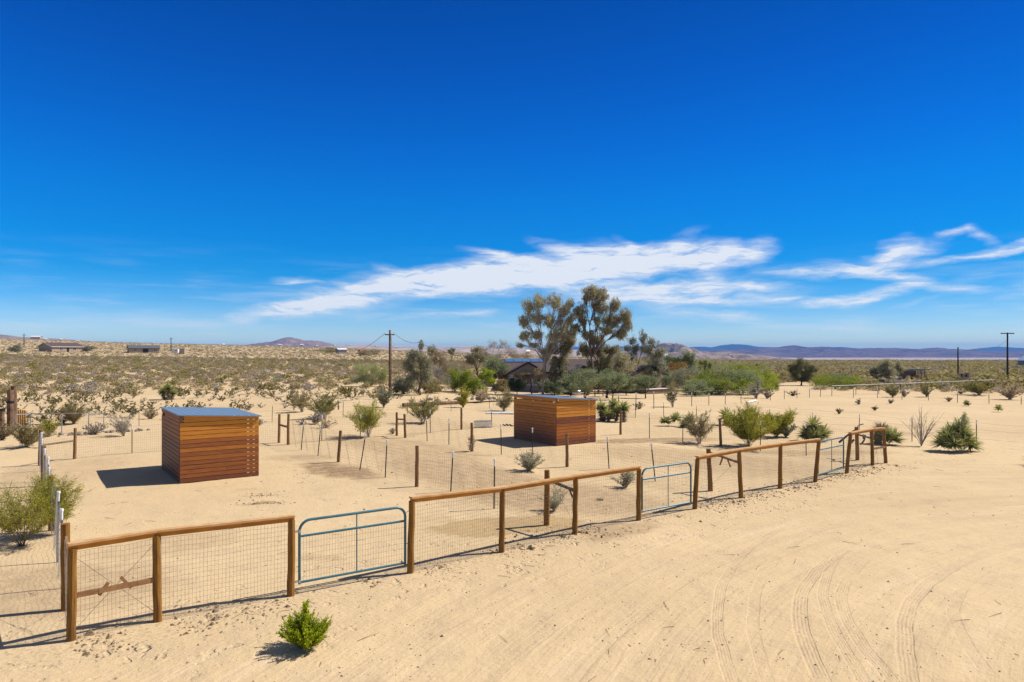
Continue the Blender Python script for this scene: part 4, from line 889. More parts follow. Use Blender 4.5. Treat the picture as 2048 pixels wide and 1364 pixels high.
# ---------------------------------------------------------------- trees
def tree(name, label, px, pb, blobs, leaf, bark, nleaf=4000, lsz=None, tr=.14, fork=.25, group=None, d=None, nsub=15, csz=.68, cat='tree', lean=None, multi=1, droop=0, off=0):
    """blobs: crown clumps as (px, py, rx, ry) read at the tree's own distance; limbs run to each clump"""
    p = P(px, pb) if d is None else Q(px, pb, d)
    if d is not None: p[2] = gz(p[0], p[1])
    D = p[1]; g = np.random.RandomState(int(px*13+pb)+off); o = thing(name, p, label, cat, group)
    lw = lsz or max(.09, D*.00125)
    wood, lf = MB(), MB(); s = D/F
    cs = []
    for bx, by, rx, ry in blobs:
        c = Q(bx, by, D); r = np.array([rx*s, rx*s*.9, ry*s])*1.25; c[1] += g.uniform(-.5, .5)*max(q[2] for q in blobs)*s; cs.append((c, r))
    top = max(c[2] for c, r in cs); Hh = top-p[2]
    cm = np.mean([c for c, r in cs], axis=0)
    trunks = []
    for m_ in range(multi):
        jitter = g.normal(size=2)*(.12*(m_ > 0)+.02)*Hh*.4
        fk = p+np.array([(cm[0]-p[0])*.35+jitter[0], (cm[1]-p[1])*.35+jitter[1], fork*Hh])
        b0 = p-(0, 0, .2)+np.array([jitter[0]*.3, jitter[1]*.3, 0])
        pts = [b0+(fk-b0)*q+np.array([g.normal(), g.normal(), 0])*.02*Hh*(0 < q < 1) for q in np.linspace(0, 1, 5)]
        wood.tube(pts, [tr*(1.15-.35*q) for q in np.linspace(0, 1, 5)], 8, g.rand()); trunks.append(fk)
    area = sum(r[0]*r[2] for c, r in cs)
    for i, (c, r) in enumerate(cs):
        fk = trunks[i % multi]; mid = fk*.5+c*.5+np.array([g.normal()*.06, g.normal()*.06, .05+g.normal()*.04])*Hh
        N = 7; ps = []
        for q in np.linspace(0, 1, N): ps.append(fk*(1-q)**2+mid*2*q*(1-q)+c*q*q+g.normal(size=3)*.008*Hh*(0 < q < 1))
        wood.tube(ps, [tr*(.42*(1-q)**1.1+.06) for q in np.linspace(0, 1, N)], 6, g.rand(), cap=False)
        ns = max(4, int(nsub*(.6+.8*g.rand()))); cl = []
        for k in range(ns):
            v = g.normal(size=3); v /= np.linalg.norm(v); v[2] = v[2]*.9+.05; e = c+v*r*g.uniform(.35, .95)
            a = ps[g.randint(3, N)]; m2 = (a+e)/2+np.array([0, 0, .12*r[2]]); ql = np.linspace(0, 1, 5)
            pp = [a*(1-q)**2+m2*2*q*(1-q)+e*q*q for q in ql]; wood.tube(pp, [tr*(.10*(1-q)+.025) for q in ql], 4, g.rand(), cap=False)
            cl.append((e, g.uniform(.38, .66)*csz, g.rand())); cl.append((pp[3]+g.normal(size=3)*r*.12, g.uniform(.3, .52)*csz, g.rand()))
            for q in range(5):
                e2 = e+g.normal(size=3)*r*.3; wood.segs([pp[3]], [e2], tr*.05, tr*.015, 3)
        nl = int(nleaf*2.6*r[0]*r[2]/area); w_ = np.array([q[1]**2 for q in cl]); w_ /= w_.sum(); j = g.choice(len(cl), nl, p=w_)
        E = np.array([q[0] for q in cl])[j]; S = np.array([q[1] for q in cl])[j][:, None]; tb = np.array([q[2] for q in cl])[j]
        v = g.normal(size=(nl, 3)); v /= np.linalg.norm(v, axis=1, keepdims=True); rr = g.rand(nl, 1)**(.45)
        pos = E+v*rr*S*r*1.15; pos[:, 2] -= droop*(g.rand(nl)**2)*r[2]
        lf.cards(pos, lw, lw*.5, g, None if not droop else np.array([0, 0, -1.]), np.clip(.45*tb+.55*g.rand(nl), 0, 1), spread=.9 if droop else 1)
    q = bpy.data.objects.new('trunk', wood.mesh('trunk', M[bark])); COL.objects.link(q); q.parent = o; q.location = (0, 0, 0)
    for mm in (q,): mm.data.transform(__import__('mathutils').Matrix.Translation([-float(t) for t in p]))
    q = bpy.data.objects.new('crown', lf.mesh('crown', M[leaf])); COL.objects.link(q); q.parent = o
    q.data.transform(__import__('mathutils').Matrix.Translation([-float(t) for t in p]))
    return o
def rc(px, top, bot, w, seed=0, k=7):         # a rounded crown as overlapping clumps
    g = np.random.RandomState(seed+int(px)); H_ = bot-top; w = w*1.22; H_ *= 1.12; out = [(px+g.normal()*w*.04, (top+bot)/2, w*.32, H_*.32)]
    for i in range(k):
        a = 6.283*i/k+g.rand(); out.append((px+math.cos(a)*w*.30*g.uniform(.8, 1.15), (top+bot)/2-math.sin(a)*H_*.30*g.uniform(.8, 1.15), w*.22*g.uniform(.8, 1.3), H_*.23*g.uniform(.8, 1.3)))
    return out
DE = 74
tree('eucalyptus_tree', 'tall open eucalyptus with slender trunk, left of the tallest tree', 1087, 788,
     [(1055,612,14,16),(1080,600,16,14),(1108,600,15,15),(1130,620,12,16),(1048,640,11,14),(1072,635,14,13),(1100,640,15,15),(1128,650,13,15),(1050,672,14,12),(1075,668,12,10),(1108,672,14,12),(1038,690,8,6),(1140,640,8,10),(1068,690,10,7),(1140,606,8,12),(1146,632,8,11),(1145,665,9,12),(1090,705,12,10)], 'eucalyptus', 'bark_pale', 10000, .13, .11, .33, multi=2, nsub=44, csz=.44, droop=.25, d=DE)
tree('eucalyptus_tree', 'tallest tree, a broad eucalyptus with leaning dark limbs and clumped crown', 1172, 786,
     [(1180,580,15,11),(1203,588,15,14),(1170,595,7,8),(1205,612,17,12),(1158,620,12,12),(1166,640,9,9),(1230,608,10,12),(1225,640,18,14),(1250,630,12,13),(1256,648,9,15),(1244,668,9,12),(1150,655,10,9),(1190,640,10,8),(1212,660,14,9),(1178,668,12,10)], 'eucalyptus', 'bark', 11500, .13, .15, .36, nsub=44, csz=.44, droop=.3, d=DE+1)
tree('eucalyptus_tree', 'dense darker tree filling the gap between the two tall eucalyptus', 1118, 786, [(1120,672,16,14),(1105,695,15,14),(1132,700,16,15),(1118,725,18,14),(1140,680,12,14),(1108,745,12,12),(1128,748,13,12)], 'eucalyptus_dark', 'bark_dark', 9000, .13, .12, .35, nsub=34, csz=.5, d=DE+2)
tree('eucalyptus_tree', 'dark lower crown directly below the tallest eucalyptus', 1196, 786, [(1195,680,14,12),(1180,700,14,14),(1205,705,16,14),(1215,725,14,12),(1188,730,14,12),(1165,700,9,16),(1225,700,12,10)], 'eucalyptus_dark', 'bark_dark', 9000, .13, .12, .35, nsub=34, csz=.5, d=DE+4)
tree('broadleaf_tree', 'olive brown tree right of the tallest eucalyptus, in front of the shingled wing', 1230, 786, rc(1232,700,760,56), 'eucalyptus', 'bark', 3000, .15, .12, .3, d=DE+6)
tree('poplar_tree', 'small open tree with two rounded tops behind the shingled wing', 1268, 765, [(1262,680,8,10),(1285,672,10,12),(1275,700,12,12),(1255,695,7,8),(1290,695,8,10),(1262,715,10,8)], 'grey_green', 'bark', 1900, .14, .08, .3, d=84)
tree('broadleaf_tree', 'dark green tree rising over the right end of the house roof', 1305, 775, [(1307,685,10,9),(1298,702,13,11),(1318,705,12,12),(1308,722,16,14),(1295,738,10,10),(1322,735,12,12),(1308,750,14,10)], 'grey_green', 'bark_dark', 3200, .15, .11, .25, d=82)
OT = 'olive trees along the house front'
for k, (px, pb, t_, b_, w_, lb) in enumerate([(1170,797,735,783,62,'silvery olive tree just above the right shed roof'),(1225,800,742,778,52,'olive tree in the middle of the row, forked trunk on the driveway'),(1143,792,752,784,36,'pale small olive tree left of the metal tank'),
        (1290,797,748,781,46,'olive tree with a thin dark leaning trunk before the planters'),(1252,790,752,782,36,'olive tree with dense low green crown behind the middle one'),(1158,775,722,765,44,'fresh green round tree behind the silvery olive'),(1345,780,742,782,50,'grey green olive tree right of the planters'),(1215,796,740,775,40,'thick trunked olive pair left of the forked one')]):
    tree('olive_tree', lb, px, pb, rc(px, t_, b_, w_), 'olive_tree', 'bark_dark' if k else 'bark', 2300, .11, .07 if k < 7 else .12, .22, group=OT, multi=2 if k in (0, 7) else 1)
tree('shade_tree', 'bare brown umbrella shaped tree in front of the gabled wall', 1064, 789, [(1050,745,18,6),(1070,742,18,7),(1035,752,12,4),(1085,752,10,5),(1060,755,18,5)], 'brown_scrub', 'bark_dark', 4200, .10, .06, .5, d=73)
tree('round_bush_tree', 'dark green round bush against the lilac grey wall', 1034, 786, rc(1034,757,782,28), 'dark_bush', 'bark_dark', 2200, .10, .05, .2, d=72)
tree('lime_green_tree', 'bright lime green small tree left of the house', 972, 786, [(968,745,10,8),(980,748,10,9),(960,755,8,6),(975,760,12,7),(985,762,8,6)], 'lime', 'twig_grey', 2300, .11, .06, .15, multi=3)
tree('round_bush_tree', 'round dark green tree behind the lime green one', 990, 778, rc(990,716,755,44), 'olive_tree', 'bark_dark', 3200, .13, .08, .3, d=84)
tree('leafy_bush', 'dense green bush with yellow tips left of the lime tree', 925, 784, rc(918,740,782,50)+[(945,765,14,12),(905,770,10,12)], 'green_bush', 'bark_dark', 3800, .12, .06, .15, cat='bush')
tree('bare_tree', 'whitish bare tree leaning beside the dense green bush', 880, 784, [(862,745,12,12),(880,752,12,14),(895,765,10,12),(875,735,10,8),(870,770,10,8)], 'grey_scrub', 'twig_grey', 800, .10, .06, .15, multi=3)
tree('grey_leaf_tree', 'large grey olive tree right of the tall pole, highest of that group', 838, 790, [(842,690,6,8),(835,712,18,14),(815,730,14,16),(850,730,16,16),(825,752,18,14),(852,755,14,12),(862,702,8,8)], 'grey_green', 'bark', 4200, .13, .1, .2, multi=2)
tree('grey_leaf_tree', 'brownish grey tree between the large grey olive and the dark round tree', 875, 780, [(872,702,12,12),(885,715,14,12),(868,722,12,12),(895,735,14,12),(880,748,14,10)], 'brown_scrub', 'twig_brown', 2400, .13, .07, .2, d=86)
tree('dark_round_tree', 'dark olive round tree on the plain left of the bare grey trees', 955, 748, [(940,712,12,10),(955,702,13,10),(965,715,12,12),(948,722,12,10)], 'eucalyptus_dark', 'bark_dark', 2400, .19, .15, .25, d=118)
tree('bare_grey_tree', 'hazy grey nearly leafless trees above the house roof left end', 992, 750, [(985,690,12,10),(1003,688,12,9),(975,705,10,10),(995,708,14,12),(1018,700,10,10)], 'grey_scrub', 'twig_grey', 1500, .13, .09, .2, multi=3, d=112)
tree('bare_grey_tree', 'thin brown twiggy tree behind the solar panels', 1030, 750, [(1022,712,12,10),(1040,715,14,10),(1055,712,12,10),(1035,725,16,8)], 'brown_scrub', 'twig_grey', 1400, .13, .08, .2, multi=3, d=112)
tree('small_tree', 'small dark tree on the plain between the pole and dark round tree', 904, 712, [(900,702,5,4),(906,700,5,5),(904,706,6,4)], 'eucalyptus_dark', 'bark_dark', 700, .32, .12, .25, d=230)
tree('palo_verde_tree', 'broad pale green feathery tree left of the tall pole', 742, 778, [(720,745,16,14),(742,735,18,14),(762,745,14,14),(730,758,18,12),(755,760,16,12),(708,760,10,8),(770,755,8,10)], 'palo_verde', 'bark_pale', 5200, .10, .08, .12, multi=3, droop=.2, d=82)
tree('broadleaf_tree', 'green tree top behind the hedge with a pointed peak', 1378, 760, [(1375,712,11,12),(1385,722,10,12),(1370,728,12,12),(1382,740,12,10)], 'olive_tree', 'bark_dark', 2400, .15, .09, .25, d=98)
tree('broadleaf_tree', 'wide green tree top left of the pointed one', 1350, 760, [(1345,718,14,9),(1358,722,12,9),(1335,728,10,9),(1352,735,16,9)], 'olive_tree', 'bark_dark', 2200, .15, .09, .25, d=98)
tree('leafy_bush', 'orange brown autumn coloured bush in the garden behind the hedge', 1354, 752, rc(1354,723,745,34), 'orange_scrub', 'twig_brown', 900, .13, .05, .2, cat='bush', d=94)
HG = 'green trees of the hedge right of the house'
for k, (px, pb, t_, b_, w_, mt, lb) in enumerate([(1375,782,735,780,60,'grey_green','grey green hedge tree nearest the planters'),(1415,786,745,784,60,'green_bush','deep green hedge tree below the shaggy palms'),(1450,787,730,784,64,'palo_verde','pale silvery green hedge tree in the middle'),
        (1485,788,738,786,60,'olive_tree','blue green hedge tree right of the silvery one'),(1515,786,738,782,66,'lime','brightest yellow green tree at the hedge right half'),(1538,782,745,784,36,'green_bush','last small green tree at the right end of the hedge'),
        (1462,768,728,752,44,'green_bush','green tree top peeking above the middle of the hedge'),(1400,789,758,788,50,'palo_verde','low feathery pale shrub tree at the hedge foot'),(1440,790,762,788,50,'grey_green','low grey shrub tree at the hedge foot'),(1330,768,735,765,34,'grey_green','grey tree behind the planters left of the hedge')]):
    tree('hedge_tree', lb, px, pb, rc(px, t_, b_, w_), mt, 'bark', 3000, .12, .06, .15, group=HG, multi=2)
BL = 'bushes of the garden belt around the house'
for px, pb, h_, w_, mt, lb in [(808,788,34,40,'grey_green','grey green bush at the foot of the large grey olive tree'),(862,786,26,44,'olive_dull','olive bush below the whitish bare tree'),(900,768,40,46,'grey_green','grey bush mass behind the dense green bush'),(948,790,30,34,'green_bush','green bush between the dense green bush and lime tree'),
    (1005,784,24,26,'olive_dull','twiggy olive bush before the wooden cupboard'),(930,745,26,60,'brown_scrub','brown thicket on the plain behind the lime tree'),(1020,742,26,70,'brown_scrub','brown thicket behind the solar panels'),(1092,786,26,30,'olive_tree','small silvery bush right of the gabled wall'),
    (1110,790,30,34,'olive_tree','silvery bush left of the shiny metal tank'),(1200,775,30,60,'olive_tree','silvery green bush mass behind the picnic table'),(1260,780,32,56,'olive_tree','grey green bush mass behind the olive row right half'),(1318,776,36,56,'grey_green','grey green bush behind the planter caps'),
    (1370,760,34,70,'green_bush','green bush mass behind the hedge left half'),(1430,756,32,70,'olive_tree','pale bush mass behind the hedge centre'),(1500,758,30,70,'green_bush','green bush mass behind the hedge right half'),(1425,790,34,70,'green_bush','low bright green bush at the hedge front centre'),
    (1390,792,26,50,'olive_tree','low silvery bush at the hedge front left'),(1480,790,34,70,'lime','low yellow green bush at the hedge front right'),(1240,745,34,60,'olive_dull','olive thicket behind the shingled wing'),(1060,748,24,60,'olive_dull','olive thicket behind the house roof'),(1670,778,26,80,'green_bush','low green bush band right of the round pine')]:
    tree('garden_bush', lb, px, pb, rc(px, pb-h_, pb-2, w_), mt, 'bark', 2000, .12, .05, .12, group=BL, multi=3, cat='bush')
tree('pine_tree', 'round dark pine standing alone on the plain', 1602, 771, [(1602,722,9,9),(1590,732,12,9),(1614,732,12,9),(1602,742,18,10),(1584,748,10,9),(1620,748,11,9),(1595,758,12,8),(1612,758,11,7),(1578,740,6,8),(1626,740,6,8)], 'pine', 'bark_dark', 7000, .12, .13, .15, nsub=12)
tree('leafy_bush', 'bright green bush at the foot of the round pine', 1650, 772, rc(1648,749,772,44), 'green_bush', 'bark_dark', 2000, .13, .05, .15, cat='bush')
tree('leafy_bush', 'pale green wide bush between the pine and the dark open shed', 1682, 774, rc(1682,748,774,46), 'olive_tree', 'bark_dark', 2000, .13, .05, .15, cat='bush')
tree('leafy_bush', 'lime green bush nearest the dark open shed', 1705, 774, rc(1706,752,774,30), 'lime', 'bark_dark', 1400, .13, .05, .15, cat='bush')
tree('willow_tree', 'large olive tree leaning over the dark open shed', 1774, 766, [(1775,728,12,10),(1765,738,10,10),(1782,742,12,11),(1770,750,12,8)], 'eucalyptus', 'bark_dark', 2600, .16, .12, .25, d=112)
tree('willow_tree', 'smaller olive tree right of the one over the dark shed', 1797, 764, [(1797,730,9,8),(1803,738,8,8),(1792,740,7,8)], 'eucalyptus', 'bark_dark', 1500, .16, .1, .25, d=114)
tree('willow_tree', 'low dark tree at the left wall of the open shed', 1748, 764, [(1745,742,6,6),(1752,738,7,7),(1746,752,6,6)], 'eucalyptus_dark', 'bark_dark', 900, .16, .08, .25, d=114)
for k, (px, pb, t_, w_, lb) in enumerate([(30,705,690,30,'dark green tree far on the slope near the left edge'),(88,703,693,22,'low green tree beside the left far house'),(175,704,691,22,'dark green tree at the right end of the left far house'),(660,706,695,50,'wide olive thicket far behind the brush slope'),(740,712,700,44,'second far olive thicket left of the tall pole')]):
    tree('distant_tree', lb, px, pb, rc(px, t_, pb-1, w_, k=5), 'olive_dull' if k > 2 else 'grey_green', 'bark_dark', 900, None, .1, .2, group='far trees on the slope')
# joshua trees / tree yuccas
def joshua(px, pb, heads, label, d=None, L=.45):
    p = P(px, pb) if d is None else np.array([(px-1024)/F*d, d, gz((px-1024)/F*d, d)]); o = thing('joshua_tree', p, label, 'joshua tree')
    mb = MB(); fol = MB(); fk = p+(0, 0, .3*(Q(px, min(h[1] for h in heads), p[1])[2]-p[2]))
    mb.tube([p-(0, 0, .2), fk], [.16, .13], 7)
    for k, (hx, hy) in enumerate(heads):
        c = Q(hx, hy, p[1]); c[1] += rng.normal()*.4; mid = (fk+c)/2+np.array([(c[0]-fk[0])*.3, 0, -.1]); mb.tube([fk, mid, c], [.11, .09, .08], 6)
        for j in range(3): rosette(fol, c-(c-mid)*.22*j, L*(1-.12*j), 60, .07, k*7+j+int(px))
    mb.build('trunk', M['bark'], o); fol.build('leaf_heads', M['yucca_leaf'], o)
joshua(1402, 758, [(1402,724),(1411,722),(1420,728),(1396,735),(1415,742),(1406,750)], 'shaggy yellow green joshua trees rising above the hedge', L=.62, d=90)
joshua(1514, 735, [(1512,729),(1518,731)], 'small dark joshua tree on the plain behind the hedge', L=.7, d=210)
joshua(1461, 727, [(1461,721)], 'tiny joshua tree on the plain above the hedge', L=.7, d=300)
joshua(445, 768, [(445,753),(449,757)], 'small joshua tree on the brush slope above the left shed', L=.45)
joshua(1217, 770, [(1202,731),(1198,738),(1208,736)], 'yellow headed joshua tree between house wing and eucalyptus', L=.45, d=79)

# ---------------------------------------------------------------- desert scrub
def dmin(px): return np.interp(px, [-400,-100,0,170,330,420,560,700,800,900,1000,1300,1450,1550,1700,2048,2500], [33,34,36,42,43,46,48,54,60,74,100,104,98,94,88,80,74])
def template(kind, seed):
    g = np.random.RandomState(seed); H, Rw, n, nt, up, lo, lw = {'creosote': (1.15,.95,11,26,.5,.3,.085), 'low': (.55,.62,9,22,.4,.1,.075), 'mound': (.42,.50,8,20,.3,.05,.06), 'tall': (1.5,.95,11,26,.5,.35,.10)}[kind]
    a, b = bush_parts(H, Rw, n, nt, {'creosote': 2600, 'low': 2200, 'mound': 1800, 'tall': 3000}[kind], lw*.72, seed, up=up, lo=lo, st_r=.011, twig=.007, leafw=.6)
    return a, b, H
def merged(st, lf):
    m = MB(); o = 0
    for k, x in enumerate((st, lf)):
        V = np.concatenate(x.v); m.add(V, np.concatenate(x.q), tone=np.concatenate(x.tone), m=k)
    return m
KINDS_ = [('creosote','creosote','twig_grey'),('creosote','olive_dull','twig_brown'),('low','brown_scrub','twig_brown'),('low','grey_scrub','twig_grey'),('mound','tan_scrub','twig_grey'),('creosote','olive_dull','twig_grey'),('tall','creosote','twig_brown'),('low','brown_scrub','twig_grey'),('mound','grey_scrub','twig_grey')]
WT = np.array([.09,.14,.20,.13,.11,.12,.03,.12,.06])
g = np.random.RandomState(77)
avoid = []                                        # keep roads, houses and the lot clear
def road(pts, w_): avoid.append((np.array([P(*q)[:2] for q in pts]), w_))
road([(-60,905),(160,880),(330,858),(560,836),(760,826),(1000,819),(1300,795),(1500,785),(1700,772)], 2.6)
road([(300,800),(420,806),(520,812)], 1.2); road([(1545,780),(1600,768),(1680,762)], 3.5)
def clear(x, y):
    ok = np.ones(len(x), bool)
    for pts, w_ in avoid:
        for a, b in zip(pts[:-1], pts[1:]):
            ab = b-a; t = np.clip(((x-a[0])*ab[0]+(y-a[1])*ab[1])/(ab@ab), 0, 1); ok &= np.hypot(x-a[0]-t*ab[0], y-a[1]-t*ab[1]) > w_
    return ok
def sample(n, d0, d1, power):
    am = .69 if d0 < 40 else 1.02; a = g.uniform(-am, am, n); d = (g.uniform(d0**power, d1**power, n))**(1/power); x = d*np.tan(a); px = 1024+F*np.tan(a)
    fit = (d > dmin(px)*g.uniform(.97, 1.12, n)) & clear(x, d)
    den = fbm(x/16+50, d/16, 3); base_ = np.where(px > 1350, .75, .52); fit &= g.rand(n) < np.clip(base_+.22+(den-.5)*1.8, .2, 1)
    fit &= ~((px > 980) & (px < 1340) & (d < 108))
    return x[fit], d[fit]
def thin(x, y, r):
    cell = {}; keep = []
    for i in range(len(x)):
        k = (int(x[i]/r), int(y[i]/r))
        if k in cell: continue
        cell[k] = 1; keep.append(i)
    return np.array(keep, int)
tmpl = []
for i, (k, lf_, tw_) in enumerate(KINDS_): a, b, H = template(k, 300+i); tmpl.append((merged(a, b), lf_, tw_))
tmesh = [t_[0].mesh('desert_shrub', [M[t_[2]], M[t_[1]]]) for t_ in tmpl]
# named individuals: the nearest 290
x, y = sample(7000, 34, 96, 1.5); kp = thin(x, y, 1.5); x, y = x[kp], y[kp]
o_ = np.argsort(np.hypot(x, y)); x, y = x[o_][:290], y[o_][:290]; dlast = np.hypot(x, y).max()
for i in range(len(x)):
    k = g.choice(len(WT), p=WT); ob = bpy.data.objects.new('desert_shrub', tmesh[k]); COL.objects.link(ob); s_ = g.uniform(.5, 1.05)
    ob.location = (x[i], y[i], gz(x[i], y[i])); ob.scale = (s_*g.uniform(.9, 1.3), s_*g.uniform(.9, 1.3), s_*g.uniform(.8, 1.1)); ob.rotation_euler = (0, 0, g.uniform(0, 6.28))
    tag(ob, 'wild desert shrub among many on the open brush slope beyond the pens', 'bush', 'wild shrubs of the brush slope')
# all the rest, too many to count
def far_template(seed, H, R_, n):
    q = np.random.RandomState(seed); m = MB(); v = q.normal(size=(n, 3)); v /= np.linalg.norm(v, axis=1, keepdims=True); v[:, 2] = np.abs(v[:, 2]); rr = q.uniform(.35, 1, (n, 1))
    pos = v*rr*np.array([R_, R_, H]); pos[:, 2] += .08; sz = .42 if n < 50 else .26; m.cards(pos, R_*sz, R_*sz*.7, q); return m
mass = MB(); slots = ['creosote','olive_dull','brown_scrub','grey_scrub','tan_scrub']
x, y = sample(76000, 50, 240, 1.7); f_ = (np.hypot(x, y) > dlast-1) | (np.abs(np.arctan2(x, y)) > .69); x, y = x[f_], y[f_]; kp = thin(x, y, 2.15); x, y = x[kp], y[kp]
Z = terr(x, y); kk = g.choice(5, len(x), p=[.10,.22,.32,.20,.16]); print('SHRUBS', len(x), dlast)
for k in range(5):
    for v_ in range(2):
        sel = (kk == k) & (np.arange(len(x)) % 2 == v_); n = sel.sum(); s_ = g.uniform(.45, 1.1, n); far_t = far_template(40+k*2+v_, .95 if k < 2 else .6, .85, 110)
        for a_ in far_t.qm: a_[:] = k
        mass.scatter(far_t, np.stack([x[sel], y[sel], Z[sel], s_*g.uniform(.9, 1.3, n), s_*g.uniform(.75, 1.1, n), g.uniform(0, 6.28, n)], 1), g.rand(n))
x, y = sample(140000, 235, 1000, 1.5); kp = thin(x, y, 4.6); x, y = x[kp], y[kp]; Z = terr(x, y); kk = g.choice(5, len(x), p=[.10,.30,.38,.14,.08]); print('SHRUBS', len(x))
for k in range(5):
    sel = kk == k; n = sel.sum(); s_ = g.uniform(.55, 1.25, n); ft = far_template(60+k, 1.0 if k < 2 else .7, 1.1, 14)
    for a_ in ft.qm: a_[:] = k
    mass.scatter(ft, np.stack([x[sel], y[sel], Z[sel], s_*1.2, s_*.9, g.uniform(0, 6.28, n)], 1), g.rand(n))
x, y = sample(115000, 92, 620, 1.5); f_ = (1024+F*x/y > 1230) & ((1024+F*x/y > 1560) | (y > 110)); x, y = x[f_], y[f_]; kp = thin(x, y, 2.7); x, y = x[kp], y[kp]; Z = terr(x, y); kk = g.choice(5, len(x), p=[.24,.42,.24,.06,.04])
for k in range(5):
    sel = kk == k; n = sel.sum(); s_ = g.uniform(.7, 1.7, n); ft = far_template(80+k, 1.0, 1.0, 30)
    for a_ in ft.qm: a_[:] = k
    mass.scatter(ft, np.stack([x[sel], y[sel], Z[sel], s_*1.15, s_*.9, g.uniform(0, 6.28, n)], 1), g.rand(n))
o = mass.build('desert_scrub', [M[q] for q in slots]); tag(o, 'mass of low brown and olive desert scrub covering the plain', None, None, 'stuff')

# pebbles, twigs and dry droppings on the sand
pb = MB(); db = MB()
def lump(mb, x, y, r, tone):
    n = len(x); z = terr(x, y, True); q = np.array([(-1,0,0),(0,-1,0),(1,0,0),(0,1,0),(0,0,.75),(0,0,-.4)])
    V = q[None]*(r[:, None, None]*g.uniform(.6, 1.3, (n, 6, 1))); a = g.uniform(0, 6.28, n); c, s_ = np.cos(a)[:, None], np.sin(a)[:, None]
    W_ = np.stack([V[..., 0]*c-V[..., 1]*s_, V[..., 0]*s_+V[..., 1]*c, V[..., 2]], 2)+np.stack([x, y, z], 1)[:, None]
    t_ = np.array([(0,1,4),(1,2,4),(2,3,4),(3,0,4)])[None]+(np.arange(n)*6)[:, None, None]
    mb.add(W_.reshape(-1, 3), None, t_.reshape(-1, 3), tone=np.repeat(tone, 6))
n = 7000; d = g.uniform(5.2**.5, 34**.5, n)**2; x = d*np.tan(g.uniform(-.66, .66, n)); k = fbm(x*.5+9, d*.5, 3) > .47; x, d = x[k], d[k]
lump(pb, x, d, np.exp(g.normal(size=len(x))*.45)*.0095, g.rand(len(x)))
o = pb.build('pebbles', M['pebble']); tag(o, 'small stones strewn over the sand', None, None, 'stuff')
tw = MB(); n = 130; d = g.uniform(5.5**.5, 28**.5, n)**2; x = d*np.tan(g.uniform(-.65, .65, n)); a = g.uniform(0, 6.28, n); L_ = g.uniform(.03, .22, n); e = np.stack([np.cos(a), np.sin(a), 0*a], 1)*L_[:, None]
c = np.stack([x, d, terr(x, d, True)+.006], 1); tw.segs(c-e, c+e*.1+(0, 0, .008), .004, .003, 4, g.rand(n)); tw.segs(c+e*.1+(0, 0, .008), c+e+g.normal(size=(n, 3))*.012*np.array([1, 1, .2]), .003, .0015, 4, g.rand(n))
o = tw.build('twigs', M['log']); tag(o, 'dry twigs lying scattered on the sand', None, None, 'stuff')
A0, A1 = P(143, 1283)[:2], P(1771, 927)[:2]; n = 3000; t_ = g.rand(n); off = g.normal(size=n)*.30-.30; dr = (A1-A0)/np.linalg.norm(A1-A0); nr = np.array([-dr[1], dr[0]])
q = A0+(A1-A0)*t_[:, None]+nr*off[:, None]; k = fbm(t_*30, t_*0+3, 3) > .42; q = q[k]
lump(db, q[:, 0], q[:, 1], np.exp(g.normal(size=len(q))*.45)*.019, g.rand(len(q)))
for cx_, cy_, rr, m_ in ((520,1006,.35,90),(528,990,.35,60),(1200,905,2.5,60),(660,950,1.5,60),(1100,1068,.5,120),(880,1000,3,90),(1480,1010,1,60)):
    c = P(cx_, cy_); q = c[:2]+g.normal(size=(m_, 2))*rr*np.array([1, .5]); lump(db, q[:, 0], q[:, 1], np.exp(g.normal(size=m_)*.4)*.02, g.rand(m_))
o = db.build('debris', M['debris']); tag(o, 'dry dung, straw and clods scattered along the fence', None, None, 'stuff')
# stones edging the driveway
rk = []
for s_ in range(3):
    q = np.random.RandomState(s_+5); m = MB(); V = []; 
    for i in range(5):
        for j in range(8):
            th = math.pi*(i+.5)/5; r = 1+q.normal()*.16; V.append((r*math.sin(th)*math.cos(j*.785), r*.8*math.sin(th)*math.sin(j*.785), r*.6*math.cos(th)))
    V += [(0, 0, .62), (0, 0, -.6)]
    m.add(V, [(i*8+j, (i+1)*8+j, (i+1)*8+(j+1) % 8, i*8+(j+1) % 8) for i in range(4) for j in range(8)], [(40, j, (j+1) % 8) for j in range(8)]+[(41, 32+(j+1) % 8, 32+j) for j in range(8)]); rk.append(m.mesh('stone', M['stone']))
line = [P(*q)[:2] for q in ((110,874),(165,868),(230,864),(330,858),(440,850))]
for i in range(46):
    t = g.uniform(0, len(line)-1.001); j = int(t); c = line[j]+(line[j+1]-line[j])*(t-j)+g.normal(size=2)*.18; ob = bpy.data.objects.new('stone', rk[i % 3]); COL.objects.link(ob)
    s_ = g.uniform(.06, .17); ob.location = (c[0], c[1], gz(c[0], c[1])+s_*.2); ob.scale = (s_, s_, s_); ob.rotation_euler = (0, 0, g.uniform(0, 6)); tag(ob, 'small dark stone in the row edging the dirt driveway', 'stone', 'stones edging the driveway')
line = [P(*q)[:2] for q in ((870,806),(900,800),(940,799),(985,797))]
for i in range(26):
    t = g.uniform(0, 2.999); j = int(t); c = line[j]+(line[j+1]-line[j])*(t-j)+g.normal(size=2)*.7; ob = bpy.data.objects.new('stone', rk[i % 3]); COL.objects.link(ob)
    s_ = g.uniform(.12, .32); ob.location = (c[0], c[1], gz(c[0], c[1])+s_*.2); ob.scale = (s_, s_, s_); ob.rotation_euler = (0, 0, g.uniform(0, 6)); tag(ob, 'stone in the rock garden left of the house', 'stone', 'stones of the rock garden')

